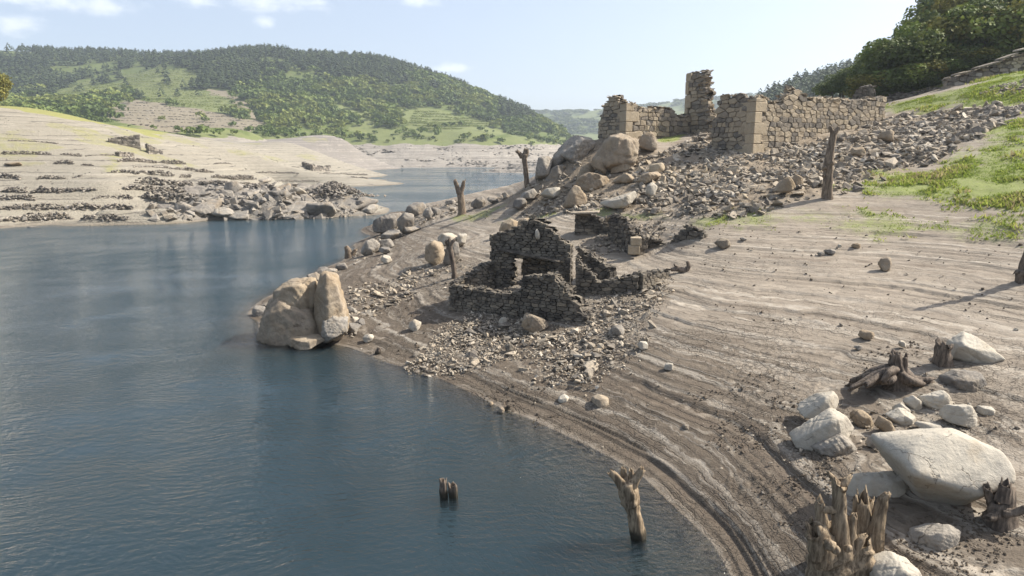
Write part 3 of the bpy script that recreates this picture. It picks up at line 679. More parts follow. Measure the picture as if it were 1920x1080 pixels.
def rot_arrays(n, rng, tilt):
    a = rng.uniform(0, 2 * np.pi, n); tx = rng.normal(0, tilt, n); ty = rng.normal(0, tilt, n)
    ca, sa = np.cos(a), np.sin(a); cx, sx = np.cos(tx), np.sin(tx); cy, sy = np.cos(ty), np.sin(ty)
    Rz = np.zeros((n, 3, 3)); Rz[:, 0, 0] = ca; Rz[:, 0, 1] = -sa; Rz[:, 1, 0] = sa; Rz[:, 1, 1] = ca; Rz[:, 2, 2] = 1
    Rx = np.zeros((n, 3, 3)); Rx[:, 0, 0] = 1; Rx[:, 1, 1] = cx; Rx[:, 1, 2] = -sx; Rx[:, 2, 1] = sx; Rx[:, 2, 2] = cx
    Ry = np.zeros((n, 3, 3)); Ry[:, 1, 1] = 1; Ry[:, 0, 0] = cy; Ry[:, 0, 2] = sy; Ry[:, 2, 0] = -sy; Ry[:, 2, 2] = cy
    return Ry @ Rx @ Rz
def join_copies(P, R, Sc, var, variants, tint):
    """many copies of a few shapes as one set of arrays"""
    Vs, Fs, Ts, off = [], [], [], 0
    for k, (V, F) in enumerate(variants):
        i = np.where(var == k)[0]
        if not len(i): continue
        v = np.einsum('nij,vj->nvi', R[i] * Sc[i][:, None, None] if Sc.ndim == 1 else R[i] * Sc[i][:, None, :], V) + P[i][:, None, :]
        f = F[None] + (np.arange(len(i)) * len(V))[:, None, None] + off
        Vs.append(v.reshape(-1, 3)); Fs.append(f.reshape(-1, F.shape[1])); Ts.append(np.repeat(tint[i], len(V))); off += len(i) * len(V)
    return np.concatenate(Vs), np.concatenate(Fs), np.concatenate(Ts)
def scatter_mesh(name, P, size, rng, tilt=.35, variants=None):
    variants = variants or (SLABS + CHUNKS); n = len(P)
    V, F, T = join_copies(P, rot_arrays(n, rng, tilt), size, rng.integers(0, len(variants), n), variants, rng.uniform(0, 1, n))
    return mesh_np(name, V, F, False, {'tint': T})

_ICO = {}
def ico(sub):
    if sub not in _ICO:
        bm = bmesh.new(); bmesh.ops.create_icosphere(bm, subdivisions=sub, radius=1.0); bm.verts.index_update()
        _ICO[sub] = (np.array([v.co[:] for v in bm.verts]), np.array([[v.index for v in f.verts] for f in bm.faces])); bm.free()
    return _ICO[sub]
def noise3(P, sc, seed, oct=4):
    x, y, z = P[:, 0] * sc, P[:, 1] * sc, P[:, 2] * sc
    return (fbm(x + .37 * z, y - .61 * z, oct, seed) + fbm(y + 3.1 + .53 * x, z + 1.7 - .29 * x, oct, seed + 7) + fbm(z - 4.2 + .41 * y, x + 8.8, oct, seed + 13)) / 1.5
def polytope(planes, sub=4, k=14.0, rough=.05, nsc=1.0, seed=0, crack=0.0, facets=0, fr=.76, strata=0.0):
    D, F = ico(sub); nrm = np.array([p[:3] for p in planes], float); nrm /= np.linalg.norm(nrm, axis=1, keepdims=True)
    h = np.array([p[3] for p in planes], float)
    if facets:                                  # flakes broken off: cut planes just inside the hull
        r_ = np.random.default_rng(seed + 500); a = np.maximum(D @ nrm.T, 1e-4) / h; V0 = D / a.max(1)[:, None]
        fn = r_.normal(0, 1, (facets, 3)); fn[:, 1] = -np.abs(fn[:, 1]) * 1.1; fn /= np.linalg.norm(fn, axis=1, keepdims=True)
        fh = (V0 @ fn.T).max(0) * r_.uniform(fr, .95, facets)
        nrm = np.r_[nrm, fn]; h = np.r_[h, fh]
    a = np.maximum(D @ nrm.T, 1e-4) / h
    r = (a ** k).sum(1) ** (-1.0 / k)
    V = D * r[:, None]; r_c = np.random.default_rng(seed + 900)
    size = float(np.abs(V).max())
    n = noise3(V / size, 1.6 * nsc, seed) ; n2 = noise3(V / size, 5.5 * nsc, seed + 40, 3)
    n3_ = np.abs(noise3(V / size, 2.6 * nsc, seed + 60, 3))
    V = V * (1 + rough * 1.6 * n + rough * .8 * n2 - rough * 1.0 * n3_)[:, None]
    if strata:                                  # bedding and joint steps
        for _k in range(2):
            ax = r_c.normal(0, 1, 3); ax[2] += .9; ax /= np.linalg.norm(ax); q_ = (V / size) @ ax * (4.5 + 2.5 * _k) + .55 * noise3(V / size, 1.5, seed + 30 + _k, 3); f_ = q_ - np.floor(q_)
            V = V * (1 + strata * (.6 if _k else 1) * (np.minimum(f_ / .82, (1 - f_) / .18) - .5))[:, None]
    if crack:
        for _k in range(3):                         # splits running right across the block
            cn = r_c.normal(0, 1, 3); cn /= np.linalg.norm(cn); dd_ = V / size @ cn + .10 * noise3(V / size, 1.4, seed + 70 + _k, 3) - r_c.uniform(-.25, .25)
            V = V * (1 - 2.2 * crack * np.exp(-(dd_ / .03) ** 2))[:, None]
        c = np.abs(noise3(V / size, 1.3, seed + 90, 3)); V = V * (1 - 2 * crack * np.exp(-(c / .025) ** 2))[:, None]
    return V, F
def boulder(outline, label, mat, depth=.8, k=16, rough=.045, sub=4, seed=1, front=(), top=None, lean=0.25, Yb=None, crack=.02, name='boulder', cat='boulder', sink=.0, group=None, dy=0.0, facets=10, shrink=1.0):
    """a rock with the given outline as seen from the lake side; its own thickness comes from depth x width"""
    r = np.random.default_rng(seed)
    us = [p[0] for p in outline]; vs = [p[1] for p in outline]
    ub, vb = outline[int(np.argmax(vs))]
    Y0 = Yb if Yb else ground(ub, vb).y
    pts = np.array([at_y(u, v, Y0) for u, v in outline])
    w = np.ptp(pts[:, 0]); D = depth * w
    Yc = Y0 + D * .42 + dy
    pts = np.array([at_y(u, v, Yc) for u, v in outline]); c = pts.mean(0)
    q = (pts[:, [0, 2]] - c[[0, 2]]) * shrink
    area = 0.5 * np.sum(q[:, 0] * np.roll(q[:, 1], -1) - np.roll(q[:, 0], -1) * q[:, 1])
    if area < 0: q = q[::-1]
    pl = []
    for i in range(len(q)):
        a, b_ = q[i], q[(i + 1) % len(q)]; e = b_ - a; n = np.array((e[1], -e[0])); L_ = np.linalg.norm(n)
        if L_ < 1e-4: continue
        n /= L_; h = max(float(n @ a), .05 * w)
        ty = r.uniform(-lean, lean)
        pl.append((n[0], ty, n[1], h))
    pl += [(0.05, -1, .1, D * .5), (.1, 1, 0, D * .5)]
    if front: pl += [(a, b_, c_, h * w) for a, b_, c_, h in front]
    else: pl += [(-.55, -.8, .15, D * .5), (.6, -.75, .2, D * .52), (r.uniform(-.3, .3), -.7, .7, D * .5 + .1 * w), (r.uniform(-.5, .5), .7, .6, D * .55)]
    V, F = polytope(pl, max(sub, 4) if np.ptp(us) < 45 else 5, k * 3.2, rough * (.5 if mat.name == 'grey_ledge_rock' else .8), 1.0, seed, crack, facets, .62 if mat.name == 'grey_ledge_rock' else .76, {'grey_ledge_rock': .045, 'granite_boulder': .045}.get(mat.name, .02))
    V = V + np.array((0, 0, -sink))
    return link(name, mesh_np(name, V, F, True, {'tint': np.full(len(V), r.uniform(0, .6))}), mat, None, label, cat, group, None, tuple(c))

# ------------------------------------------------------------------ masonry
def clip_half(poly, nx, ny, d):                 # keep n.p <= d
    out = []; n = len(poly)
    for i in range(n):
        a = poly[i]; b_ = poly[(i + 1) % n]; da = nx * a[0] + ny * a[1] - d; db = nx * b_[0] + ny * b_[1] - d
        if da <= 0: out.append(a)
        if (da < 0 < db) or (db < 0 < da):
            t = da / (da - db); out.append((a[0] + t * (b_[0] - a[0]), a[1] + t * (b_[1] - a[1])))
    return out
def masonry_cells(L_, H_, sw, sh, rng, jit=.33):
    asp = sw / sh
    pts = []; z = 0.0; row = 0
    while z < H_ + sh:
        h = sh * rng.uniform(.65, 1.35); s = -sw * rng.uniform(0, 1)
        while s < L_ + sw:
            w = sw * rng.choice((.5, .75, 1.0, 1.0, 1.35, 1.8)) * rng.uniform(.85, 1.15)
            pts.append((s + w / 2, z + h / 2 + rng.uniform(-jit, jit) * h * .5, w, h)); s += w
        z += h; row += 1
    P = np.array(pts); Q = np.c_[P[:, 0], P[:, 1] * asp]
    cells = []
    for i in range(len(P)):
        w, h = P[i, 2], P[i, 3] * asp
        poly = [(Q[i, 0] - w * .9, Q[i, 1] - h * 1.1), (Q[i, 0] + w * .9, Q[i, 1] - h * 1.1), (Q[i, 0] + w * .9, Q[i, 1] + h * 1.1), (Q[i, 0] - w * .9, Q[i, 1] + h * 1.1)]
        d = np.hypot(Q[:, 0] - Q[i, 0], Q[:, 1] - Q[i, 1]); nb = np.argsort(d)[1:15]
        for j in nb:
            dx, dy = Q[j] - Q[i]; 
            wi, wj = max(P[i, 2], P[i, 3] * asp), max(P[j, 2], P[j, 3] * asp)
            t = .5 + .35 * (wi - wj) / (wi + wj)
            mx, my = Q[i] + (Q[j] - Q[i]) * t
            poly = clip_half(poly, dx, dy, dx * mx + dy * my)
            if len(poly) < 3: break
        if len(poly) >= 3: cells.append((P[i, 0], P[i, 1], [(a, b_ / asp) for a, b_ in poly]))
    return cells
def stone_prism(poly, y_in, y_out, gap, rng, bev=.15):
    """a dressed or field stone: polygon in the wall plane (s, z), from the core out to its face"""
    p = np.array(poly); keep = [i for i in range(len(p)) if np.linalg.norm(p[i] - p[i - 1]) > .03]
    p = p[keep]
    if len(p) < 3: return None
    c = p.mean(0); ext = np.abs(p - c).max(0); m = max(min(ext), .03)
    p = c + (p - c) * (1 - np.minimum(gap / m, .35)); n = len(p)
    p = p + rng.normal(0, .05 * m, p.shape)
    inn = c + (p - c) * (1 - bev * rng.uniform(.6, 1.2))
    sg = 1 if y_out > y_in else -1; b_ = .17 * m * sg
    V = np.r_[np.c_[p[:, 0], np.full(n, y_in), p[:, 1]], np.c_[p[:, 0], np.full(n, y_out - b_), p[:, 1]], np.c_[inn[:, 0], y_out + rng.normal(0, .06 * m, n), inn[:, 1]]]
    i = np.arange(n); j = (i + 1) % n
    Q = np.r_[np.c_[i, j, j + n, i + n], np.c_[i + n, j + n, j + 2 * n, i + 2 * n]]
    if sg > 0: Q = Q[:, ::-1]
    T = np.array([[2 * n, 2 * n + a, 2 * n + a + 1] for a in range(1, n - 1)])
    if sg > 0: T = T[:, ::-1]
    return V, np.r_[np.c_[Q[:, [0, 1, 2]]], Q[:, [0, 2, 3]], T]
class Wall:
    """a straight run of rubble masonry: two skins of stones round a core"""
    def __init__(self, root, A, B, thick, prof, sw, sh, mat, seed, base_drop=.5, holes=(), end0=None, end1=None, quoin0=False, quoin1=False, qmat=None, front_parts=300, top_rubble=1.0, jit=.33, gap=.022, back=True, qh=.9, qw=1.6, qback=0.0, ragged=1.0):
        rng = np.random.default_rng(seed)
        A = np.array(A, float); B = np.array(B, float)
        d = (B - A)[:2]; self.L = L_ = float(np.linalg.norm(d)); d = d / L_
        nrm = np.array((d[1], -d[0]))           # faces the viewer's side when A is left of B
        self.ro = root
        rl = np.array(root.location)
        def world(V):                           # wall space (s, out, z) to root space
            V = np.asarray(V, float)
            xy = A[:2] + V[:, :1] * d - V[:, 1:2] * (-nrm)
            return np.c_[xy, V[:, 2]] - rl
        self.world = world
        fr = [p[0] for p in prof]; zt = [p[1] for p in prof]
        top = lambda s: float(np.interp(s / L_, fr, zt)); self.top = top
        zb = min(A[2], B[2]) - base_drop; base = lambda s: float(np.interp(s / L_, (0, 1), (A[2], B[2]))) - base_drop
        H_ = max(zt) - zb
        e0 = end0 or (lambda z: 0.0); e1 = end1 or (lambda z: L_)
        hl = thick / 2
        inhole = lambda s, z: any(s0 < s < s1 and z0 < z < z1 for s0, s1, z0, z1 in holes)
        self.parts = 0
        def skin(side, parts):
            cells = masonry_cells(L_, H_, sw, sh, rng, jit); lst = []
            for s, zz, poly in cells:
                z = zz + zb
                if z > top(min(max(s, 0), L_)) - .12 * sh + rng.uniform(-.25, .25) * sh * ragged or z < base(s) - sh: continue
                if s < e0(z) - .1 * sw or s > e1(z) + .1 * sw or inhole(s, z): continue
                if quoin0 and s < qw * .62 + (0.25 * qw if int((z - zb) / qh) % 2 else -.1 * qw): continue
                if quoin1 and s > L_ - qw * .62 - (0.25 * qw if int((z - zb) / qh) % 2 else -.1 * qw): continue
                pl = poly
                if quoin0 is False and end0 is None: pl = clip_half(pl, -1, 0, rng.uniform(0, .05))
                if end1 is None: pl = clip_half(pl, 1, 0, L_ + rng.uniform(0, .05))
                if len(pl) < 3: continue
                pl = [(a, b_ + zb) for a, b_ in pl]
                out = side * (hl + rng.uniform(-.02, .05) * (sh / .5))
                r = stone_prism(pl, side * hl * .12, out, gap, rng)
                if r: lst.append((abs(np.ptp([a for a, _ in pl]) * np.ptp([b_ for _, b_ in pl])), r))
            return lst
        fs = skin(1, True); fs.sort(key=lambda a: -a[0])
        for _, (V, F) in fs[:front_parts]:
            V = world(V); c = V.mean(0)
            link('stone', mesh_np('stone', V - c, F), mat, root, loc=tuple(c)); self.parts += 1
        rest = [x[1] for x in fs[front_parts:]]
        if back: rest += [x[1] for x in skin(-1, False)]
        # loose stones bedded along the broken top
        n = int(L_ / sw * 5 * top_rubble)
        if n:
            s = rng.uniform(0, L_, n)
            P = np.array([(a, rng.uniform(-hl, hl) * .85, top(a) + rng.uniform(-.2, .16) * sh) for a in s if e0(top(a)) <= a <= e1(top(a))])
            if len(P):
                Rr = rot_arrays(len(P), rng, .3)
                V, F, _ = join_copies(world(P), Rr, rng.uniform(.45, .95, len(P)) * sw, rng.integers(0, 12, len(P)), SLABS, np.zeros(len(P)))
                rest.append(('raw', V, F))
        Vs, Fs, Ts, off = [], [], [], 0
        for r in rest:
            if r[0] is not None and isinstance(r[0], str): V, F = r[1], r[2]; T = np.repeat(rng.uniform(0, 1, len(V) // 6 + 1), 6)[:len(V)]
            else: V, F = world(r[0]), r[1]; T = np.full(len(V), rng.uniform(0, 1))
            Vs.append(V); Fs.append(F + off); Ts.append(T); off += len(V)
        # core
        ns = max(int(L_ / (sw * .6)), 3); ss = np.linspace(0.06, L_ - .06, ns); cv = []
        for s in ss:
            zt_ = top(s) - .4 * sh
            for y, z in ((-hl * .55, base(s) - .3), (hl * .55, base(s) - .3), (hl * .55, zt_), (-hl * .55, zt_)):
                cv.append((s, y, z))
        cf = []
        for i in range(ns - 1):
            sm = (ss[i] + ss[i + 1]) / 2; zm = top(sm) - .4 * sh
            if sm < e0(zm) or sm > e1(zm) or any(s0 - .2 < sm < s1 + .2 for s0, s1, _, _ in holes): continue
            a = i * 4; b_ = a + 4
            for k in range(4): cf += [(a + k, a + (k + 1) % 4, b_ + (k + 1) % 4), (a + k, b_ + (k + 1) % 4, b_ + k)]
            cf += [(a, a + 2, a + 1), (a, a + 3, a + 2), (b_, b_ + 1, b_ + 2), (b_, b_ + 2, b_ + 3)]
        if cf:
            V = world(np.array(cv)); Vs.append(V); Fs.append(np.array(cf) + off); Ts.append(np.full(len(V), .1)); off += len(V)
        if Vs:
            o = link('small_stones', mesh_np('small_stones', np.concatenate(Vs), np.concatenate(Fs), False, {'tint': np.concatenate(Ts)}), mat, root); o['kind'] = 'stuff'
        for flag, s_at, sg in ((quoin0, 0, 1), (quoin1, L_, -1)):
            if not flag: continue
            zq = base(s_at); k = 0
            while zq < top(s_at) - qh * .3:
                w = qw * (1.0 if k % 2 else .62) * rng.uniform(.92, 1.08); h = qh * rng.uniform(.9, 1.1); h = min(h, top(s_at) - zq)
                p = [(s_at, zq), (s_at + sg * w, zq), (s_at + sg * w, zq + h), (s_at, zq + h)]
                if sg < 0: p = [p[1], p[0], p[3], p[2]]
                V, F = block_arrays(p, -hl - .05 - (qback if k % 2 else 0), hl + .06, rng)
                V = world(V); c = V.mean(0)
                link('corner_block', mesh_np('corner_block', V - c, F), qmat or mat, root, loc=tuple(c))
                zq += h; k += 1
def block_arrays(p, y0, y1, rng, gap=.018, bev=.05):
    s0, s1 = min(a for a, _ in p) + gap, max(a for a, _ in p) - gap; z0, z1 = min(b_ for _, b_ in p) + gap, max(b_ for _, b_ in p) - gap
    bm = bmesh.new(); bmesh.ops.create_cube(bm, size=1.0)
    for v in bm.verts:
        v.co = ((s0 + s1) / 2 + v.co.x * (s1 - s0), (y0 + y1) / 2 + v.co.y * (y1 - y0), (z0 + z1) / 2 + v.co.z * (z1 - z0))
    bmesh.ops.bevel(bm, geom=list(bm.edges), offset=min(bev, .2 * (z1 - z0)), segments=1, affect='EDGES', profile=.5)
    for v in bm.verts: v.co += Vector(rng.normal(0, .012, 3))
    bmesh.ops.triangulate(bm, faces=bm.faces); bm.verts.index_update()
    V = np.array([v.co[:] for v in bm.verts]); F = np.array([[v.index for v in f.verts] for f in bm.faces]); bm.free()
    return V, F
def vz(u, v, Y): return float(at_y(u, v, Y)[2])
# ------------------------------------------------------------------ the ruins
def gp(u, v, Y=None):
    p = at_y(u, v, Y) if Y else np.array(ground(u, v)); return p
# --- upper house, right hand part: long wall with a cut stone corner
C1 = at_y(1402, 296, 72); E1 = at_y(1652, 214, 85)
C1[2] = gz(C1[0], C1[1]); E1[2] = gz(E1[0], E1[1])
def lerpY(A, B, u):                              # fraction along A-B that appears at column u
    ka = A[:2]; kb = B[:2]; k = (u - 960) / FPX
    f = lambda p: p[0] - k * (p[1] * math.cos(PITCH))
    a, b_ = f(ka), f(kb); return a / (a - b_)
def profile(A, B, uv):
    out = []
    for u, v in uv:
        t = lerpY(A, B, u); out.append((t, vz(u, v, A[1] + t * (B[1] - A[1]))))
    return out
root = empty('ruined_house_wall', tuple(C1), 'long ruined wall of tan and grey stone with a squared block corner, right of the tall pillar', 'ruined wall')
Wall(root, C1, E1, 1.0, profile(C1, E1, [(1402,184),(1428,184),(1432,196),(1450,190),(1462,178),(1472,165),(1484,172),(1500,184),(1540,186),(1600,190),(1625,184),(1652,182)]), 1.0, .52, WARMST, 11, 1.0, quoin0=True, qmat=QUOIN, qh=1.05, qw=2.0, jit=.22, gap=.018, qback=.9, front_parts=300, top_rubble=1.6)
dR = (E1 - C1)[:2]; dR = dR / np.linalg.norm(dR); pR = np.array((-dR[1], dR[0]))
B1 = np.r_[C1[:2] + dR * .52 + pR * 5.2, 0]; B1[2] = gz(B1[0], B1[1]); A1 = np.r_[C1[:2] + dR * .52 + pR * .5, C1[2]]
B1[2] = min(B1[2], C1[2] + 2.0)
top1 = vz(1390, 178, 74)
Wall(root, B1, A1, 1.0, [(0, B1[2] + 2.0), (.18, top1 - 1.2), (.24, top1), (.75, top1 - .1), (1, vz(1402, 186, 72))], .85, .5, WARMST, 12, 1.0, jit=.2, gap=.02)
# --- upper house, left hand part: corner, low wall and the tall pillar
C2 = at_y(1166, 262, 82); C2[2] = gz(C2[0], C2[1]); E2 = np.r_[C2[:2] + dR * 11.2, 0]; E2[2] = gz(E2[0], E2[1])
root = empty('ruined_house_wall', tuple(C2), 'ruined low wall joining a broken corner to the tall free standing pillar of stacked stone', 'ruined wall')
Wall(root, C2, E2, 1.0, profile(C2, E2, [(1166,193),(1188,196),(1192,204),(1215,203),(1240,202),(1254,204),(1260,212),(1268,218),(1290,218)]), 1.0, .5, WARMST, 13, 1.2, quoin0=True, qmat=QUOIN, qh=1.1, qw=2.0, jit=.22, gap=.018, qback=.4)
B2 = np.r_[C2[:2] + dR * .55 + pR * 4.4, 0]; B2[2] = gz(B2[0], B2[1]) ; A2 = np.r_[C2[:2] + dR * .55 + pR * .5, C2[2]]
t2 = vz(1160, 180, 83)
Wall(root, B2, A2, 1.1, [(0, vz(1139, 224, 85)), (.12, vz(1139, 222, 85)), (.16, vz(1145, 200, 85)), (.45, t2), (.75, t2), (.97, t2 - .6), (1, t2 - 1.1)], 1.0, .45, WARMST, 14, 1.4, jit=.25, gap=.02)
P2a = np.r_[E2[:2] + dR * .2 + pR * .6, E2[2]]; P2b = np.r_[E2[:2] + dR * .2 - pR * 4.6, 0]; P2b[2] = gz(P2b[0], P2b[1])
tp = vz(1305, 131, 85); zlo = E2[2]
def pillar_end(z):
    f = np.clip((z - zlo) / (tp - zlo), 0, 1)
    return float(np.interp(f, (0, .25, .45, .7, 1), (5.4, 4.2, 3.3, 3.05, 2.95)) + .3 * vnoise(np.array([z * 1.9]), np.array([3.3]), 3)[0])
Wall(root, P2a, P2b, 1.25, [(0, tp - .1), (.3, tp + .1), (.56, tp), (1, tp - .2)], .9, .46, WARMST, 15, 1.4, end1=pillar_end, jit=.22, gap=.02, qmat=QUOIN, quoin0=True, qh=1.5, qw=.9)
# stones sticking out of the broken side of the pillar
rg = np.random.default_rng(5); n = 170
zz = rg.uniform(zlo - .3, tp, n); ss = np.array([pillar_end(z) for z in zz]) + rg.uniform(-.5, .12, n); oo = rg.uniform(-.6, .6, n)
d2 = (P2b - P2a)[:2]; d2 /= np.linalg.norm(d2)
PP = np.c_[P2a[0] + ss * d2[0] + oo * d2[1], P2a[1] + ss * d2[1] - oo * d2[0], zz] - np.array(root.location)
V, F, T = join_copies(PP, rot_arrays(n, rg, .15), rg.uniform(.55, 1.15, n), rg.integers(0, 12, n), SLABS, rg.uniform(0, 1, n))
o = link('broken_edge_stones', mesh_np('broken_edge_stones', V, F, False, {'tint': T}), WARMST, root); o['kind'] = 'stuff'
# --- small wall end with a dark side, behind the right end of the long wall
q0 = at_y(1600, 190, 92); q1 = at_y(1632, 192, 88)
for q in (q0, q1): q[2] = gz(q[0], q[1])
root = empty('ruined_wall_stub', tuple(q0), 'short stub of dark dry stone wall behind the right end of the long tan wall', 'ruined wall')
Wall(root, q0, q1, 1.2, profile(q0, q1, [(1596,186),(1606,164),(1620,161),(1634,170)]), .85, .42, DARKST, 16, .8, gap=.02, front_parts=60)

# --- lower house
Y_A, Y_B = 47.5, 45.5
GA = at_y(922, 520, Y_A); GB = at_y(1072, 522, Y_B)
def setz(p, dz=0): p[2] = gz(p[0], p[1]) + dz; return p
GA[2] = vz(922, 519, Y_A); GB[2] = vz(1065, 522, Y_B)
root = empty('ruined_stone_house', tuple(GA), 'roofless dark stone house with gable and slate lintel on the mud slope above the cove', 'ruined house')
gprof = profile(GA, GB, [(922,438),(950,432),(972,424),(985,414),(1008,409),(1024,414),(1040,430),(1058,450),(1072,456)])
Lg = float(np.linalg.norm((GB - GA)[:2]))
u2s = lambda u: lerpY(GA, GB, u) * Lg
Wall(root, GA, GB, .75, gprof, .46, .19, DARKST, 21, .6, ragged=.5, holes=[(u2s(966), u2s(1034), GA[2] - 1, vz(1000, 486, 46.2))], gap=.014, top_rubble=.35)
# lintel slab and the white stone high in the gable
def box_part(name, A, B, w, h, mat, parent, out=0.0, seed=0):
    A = np.array(A, float); B = np.array(B, float); d = (B - A); L_ = np.linalg.norm(d[:2]); dd = d[:2] / L_; nr = np.array((dd[1], -dd[0]))
    rg = np.random.default_rng(seed); V, F = block_arrays([(0, -h / 2), (L_, -h / 2), (L_, h / 2), (0, h / 2)], -w / 2, w / 2, rng=rg, gap=0, bev=.04)
    zz = A[2] + (B[2] - A[2]) * V[:, 0] / L_ + V[:, 2]
    X = A[:2] + V[:, :1] * dd + (V[:, 1:2] + out) * nr; X = np.c_[X, zz]; c = X.mean(0)
    return link(name, mesh_np(name, X - c, F), mat, parent, loc=tuple(c - np.array(parent.location)) if parent else tuple(c))
box_part('lintel', at_y(938, 466, 46.9), at_y(1052, 489, 45.4), .6, .11, DARKST, root, .32)
V, F = polytope([(1,0,.2,.16),(-1,0,-.1,.15),(0,0,1,.4),(0,0,-1,.38),(0,-1,0,.12),(0,1,0,.12),(.7,0,.7,.3),(-.7,0,.7,.28)], 2, 12, .05, 1, 3)
wl = at_y(1007, 439, 46.0); o = link('white_stone', mesh_np('white_stone', V, F, True), PALEGR, root, loc=tuple(wl - np.array(root.location) + np.array((0, -.2, 0)))); o['label'] = 'single white stone set high in the dark gable'
Rb0 = at_y(980, 518, 48.0); Rb1 = at_y(1062, 518, 46.9); Rb0[2] = gz(Rb0[0], Rb0[1]); Rb1[2] = gz(Rb1[0], Rb1[1])
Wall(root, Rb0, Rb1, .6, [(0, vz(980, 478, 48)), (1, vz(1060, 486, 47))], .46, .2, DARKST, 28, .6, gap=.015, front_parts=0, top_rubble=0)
# spine wall from the gable to the front corner
GD = at_y(1106, 612, 39.6); GD[2] = vz(1106, 612, 39.6)
GBs = GB + np.array((-.1, -.35, 0))
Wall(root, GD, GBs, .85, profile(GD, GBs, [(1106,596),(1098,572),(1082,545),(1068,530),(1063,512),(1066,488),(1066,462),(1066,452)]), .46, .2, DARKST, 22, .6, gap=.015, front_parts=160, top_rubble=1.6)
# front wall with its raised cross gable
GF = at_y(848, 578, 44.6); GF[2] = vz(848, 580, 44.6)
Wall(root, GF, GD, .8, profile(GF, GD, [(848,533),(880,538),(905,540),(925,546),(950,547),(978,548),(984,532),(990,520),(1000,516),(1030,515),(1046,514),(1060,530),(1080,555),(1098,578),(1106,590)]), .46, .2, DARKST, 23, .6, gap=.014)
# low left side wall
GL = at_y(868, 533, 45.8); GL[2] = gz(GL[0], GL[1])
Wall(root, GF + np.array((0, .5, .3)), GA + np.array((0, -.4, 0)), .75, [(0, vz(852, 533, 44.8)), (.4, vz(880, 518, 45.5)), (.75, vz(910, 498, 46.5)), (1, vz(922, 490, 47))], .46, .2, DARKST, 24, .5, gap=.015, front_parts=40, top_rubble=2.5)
# annex: low walls to the right
H0 = at_y(1080, 548, 43.6); H1 = at_y(1196, 548, 42.6); H2 = at_y(1246, 520, 45.0)
for h in (H0, H1, H2): h[2] = gz(h[0], h[1])
H0[2] = vz(1080, 548, 43.6); H1[2] = vz(1196, 549, 42.6)
root2 = empty('ruined_annex_wall', tuple(H0), 'low broken annex wall of squared stones running right from the dark gable house', 'ruined wall')
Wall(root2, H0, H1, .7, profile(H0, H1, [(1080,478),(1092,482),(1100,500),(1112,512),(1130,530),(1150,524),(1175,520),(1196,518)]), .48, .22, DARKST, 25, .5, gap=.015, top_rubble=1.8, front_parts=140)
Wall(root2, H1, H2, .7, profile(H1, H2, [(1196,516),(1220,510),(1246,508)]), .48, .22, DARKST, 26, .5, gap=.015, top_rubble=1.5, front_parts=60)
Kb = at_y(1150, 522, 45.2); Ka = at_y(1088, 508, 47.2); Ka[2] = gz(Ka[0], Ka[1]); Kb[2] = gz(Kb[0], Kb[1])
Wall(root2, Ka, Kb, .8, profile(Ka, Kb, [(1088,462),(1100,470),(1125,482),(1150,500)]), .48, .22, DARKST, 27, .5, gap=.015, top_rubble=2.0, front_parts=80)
# --- second small ruin uphill
Q0 = at_y(1078, 445, 57.5); Q1 = at_y(1143, 452, 57); Q2 = at_y(1205, 472, 52.4)
for q in (Q0, Q1, Q2): q[2] = gz(q[0], q[1])
root3 = empty('ruined_hut', tuple(Q1), 'small roofless hut with dark inner walls and slate capping behind the gable house', 'ruined hut')
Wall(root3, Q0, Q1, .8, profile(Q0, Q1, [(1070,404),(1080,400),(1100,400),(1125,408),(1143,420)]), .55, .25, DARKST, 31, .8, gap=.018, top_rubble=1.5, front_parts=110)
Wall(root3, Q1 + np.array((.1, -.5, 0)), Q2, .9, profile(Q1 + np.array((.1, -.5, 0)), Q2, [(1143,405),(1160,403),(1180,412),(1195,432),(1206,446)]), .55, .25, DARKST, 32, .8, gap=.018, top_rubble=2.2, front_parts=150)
box_part('capping_slab', at_y(1072, 399, 57), at_y(1124, 397, 56.5), 1.4, .16, SLATE, root3, .2, 3)
for i, (u, v, w, h) in enumerate(((1192, 452, .8, .6), (1188, 468, .85, .65))):
    p = at_y(u, v, 51.8)
    box_part('corner_block', p - np.array((w / 2, 0, 0)), p + np.array((w / 2, -.1, 0)), w, h, QUOIN, root3, 0, i)
K0 = at_y(1214, 462, 54); K1 = at_y(1320, 482, 50)
for q in (K0, K1): q[2] = gz(q[0], q[1])
root4 = empty('low_stone_wall', tuple(K0), 'knee high line of dark wall stones running right from the small hut', 'stone wall')
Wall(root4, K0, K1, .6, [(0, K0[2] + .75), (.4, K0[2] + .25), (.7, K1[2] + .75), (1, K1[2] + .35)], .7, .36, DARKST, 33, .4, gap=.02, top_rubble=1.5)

# --- terrace wall with slate capping, upper right
T0 = at_y(1770, 165, 93); T1 = at_y(1990, 105, 93)
for q in (T0, T1): q[2] = gz(q[0], q[1])
root5 = empty('terrace_wall', tuple(T0), 'grey terrace wall with pale slate capping slabs climbing below the trees', 'stone wall')
Wall(root5, T0, T1, 1.2, profile(T0, T1, [(1770,148),(1800,136),(1830,127),(1860,114),(1890,102),(1920,94),(1990,72)]), .95, .5, SLATE, 41, .8, gap=.03, top_rubble=1.2)
for i, (u0, v0, u1, v1) in enumerate(((1828,128,1868,117),(1872,112,1902,101),(1906,95,1950,84),(1790,140,1812,135))):
    box_part('capping_slab', at_y(u0, v0, 92.2), at_y(u1, v1, 92.2), 1.6, .22, SLATE, root5, 0, i)
T2 = at_y(1662, 186, 97); T3 = at_y(1772, 163, 94)
for q in (T2, T3): q[2] = gz(q[0], q[1])
root6 = empty('terrace_wall', tuple(T2), 'low dark terrace wall under a grassy ledge at the foot of the trees', 'stone wall')
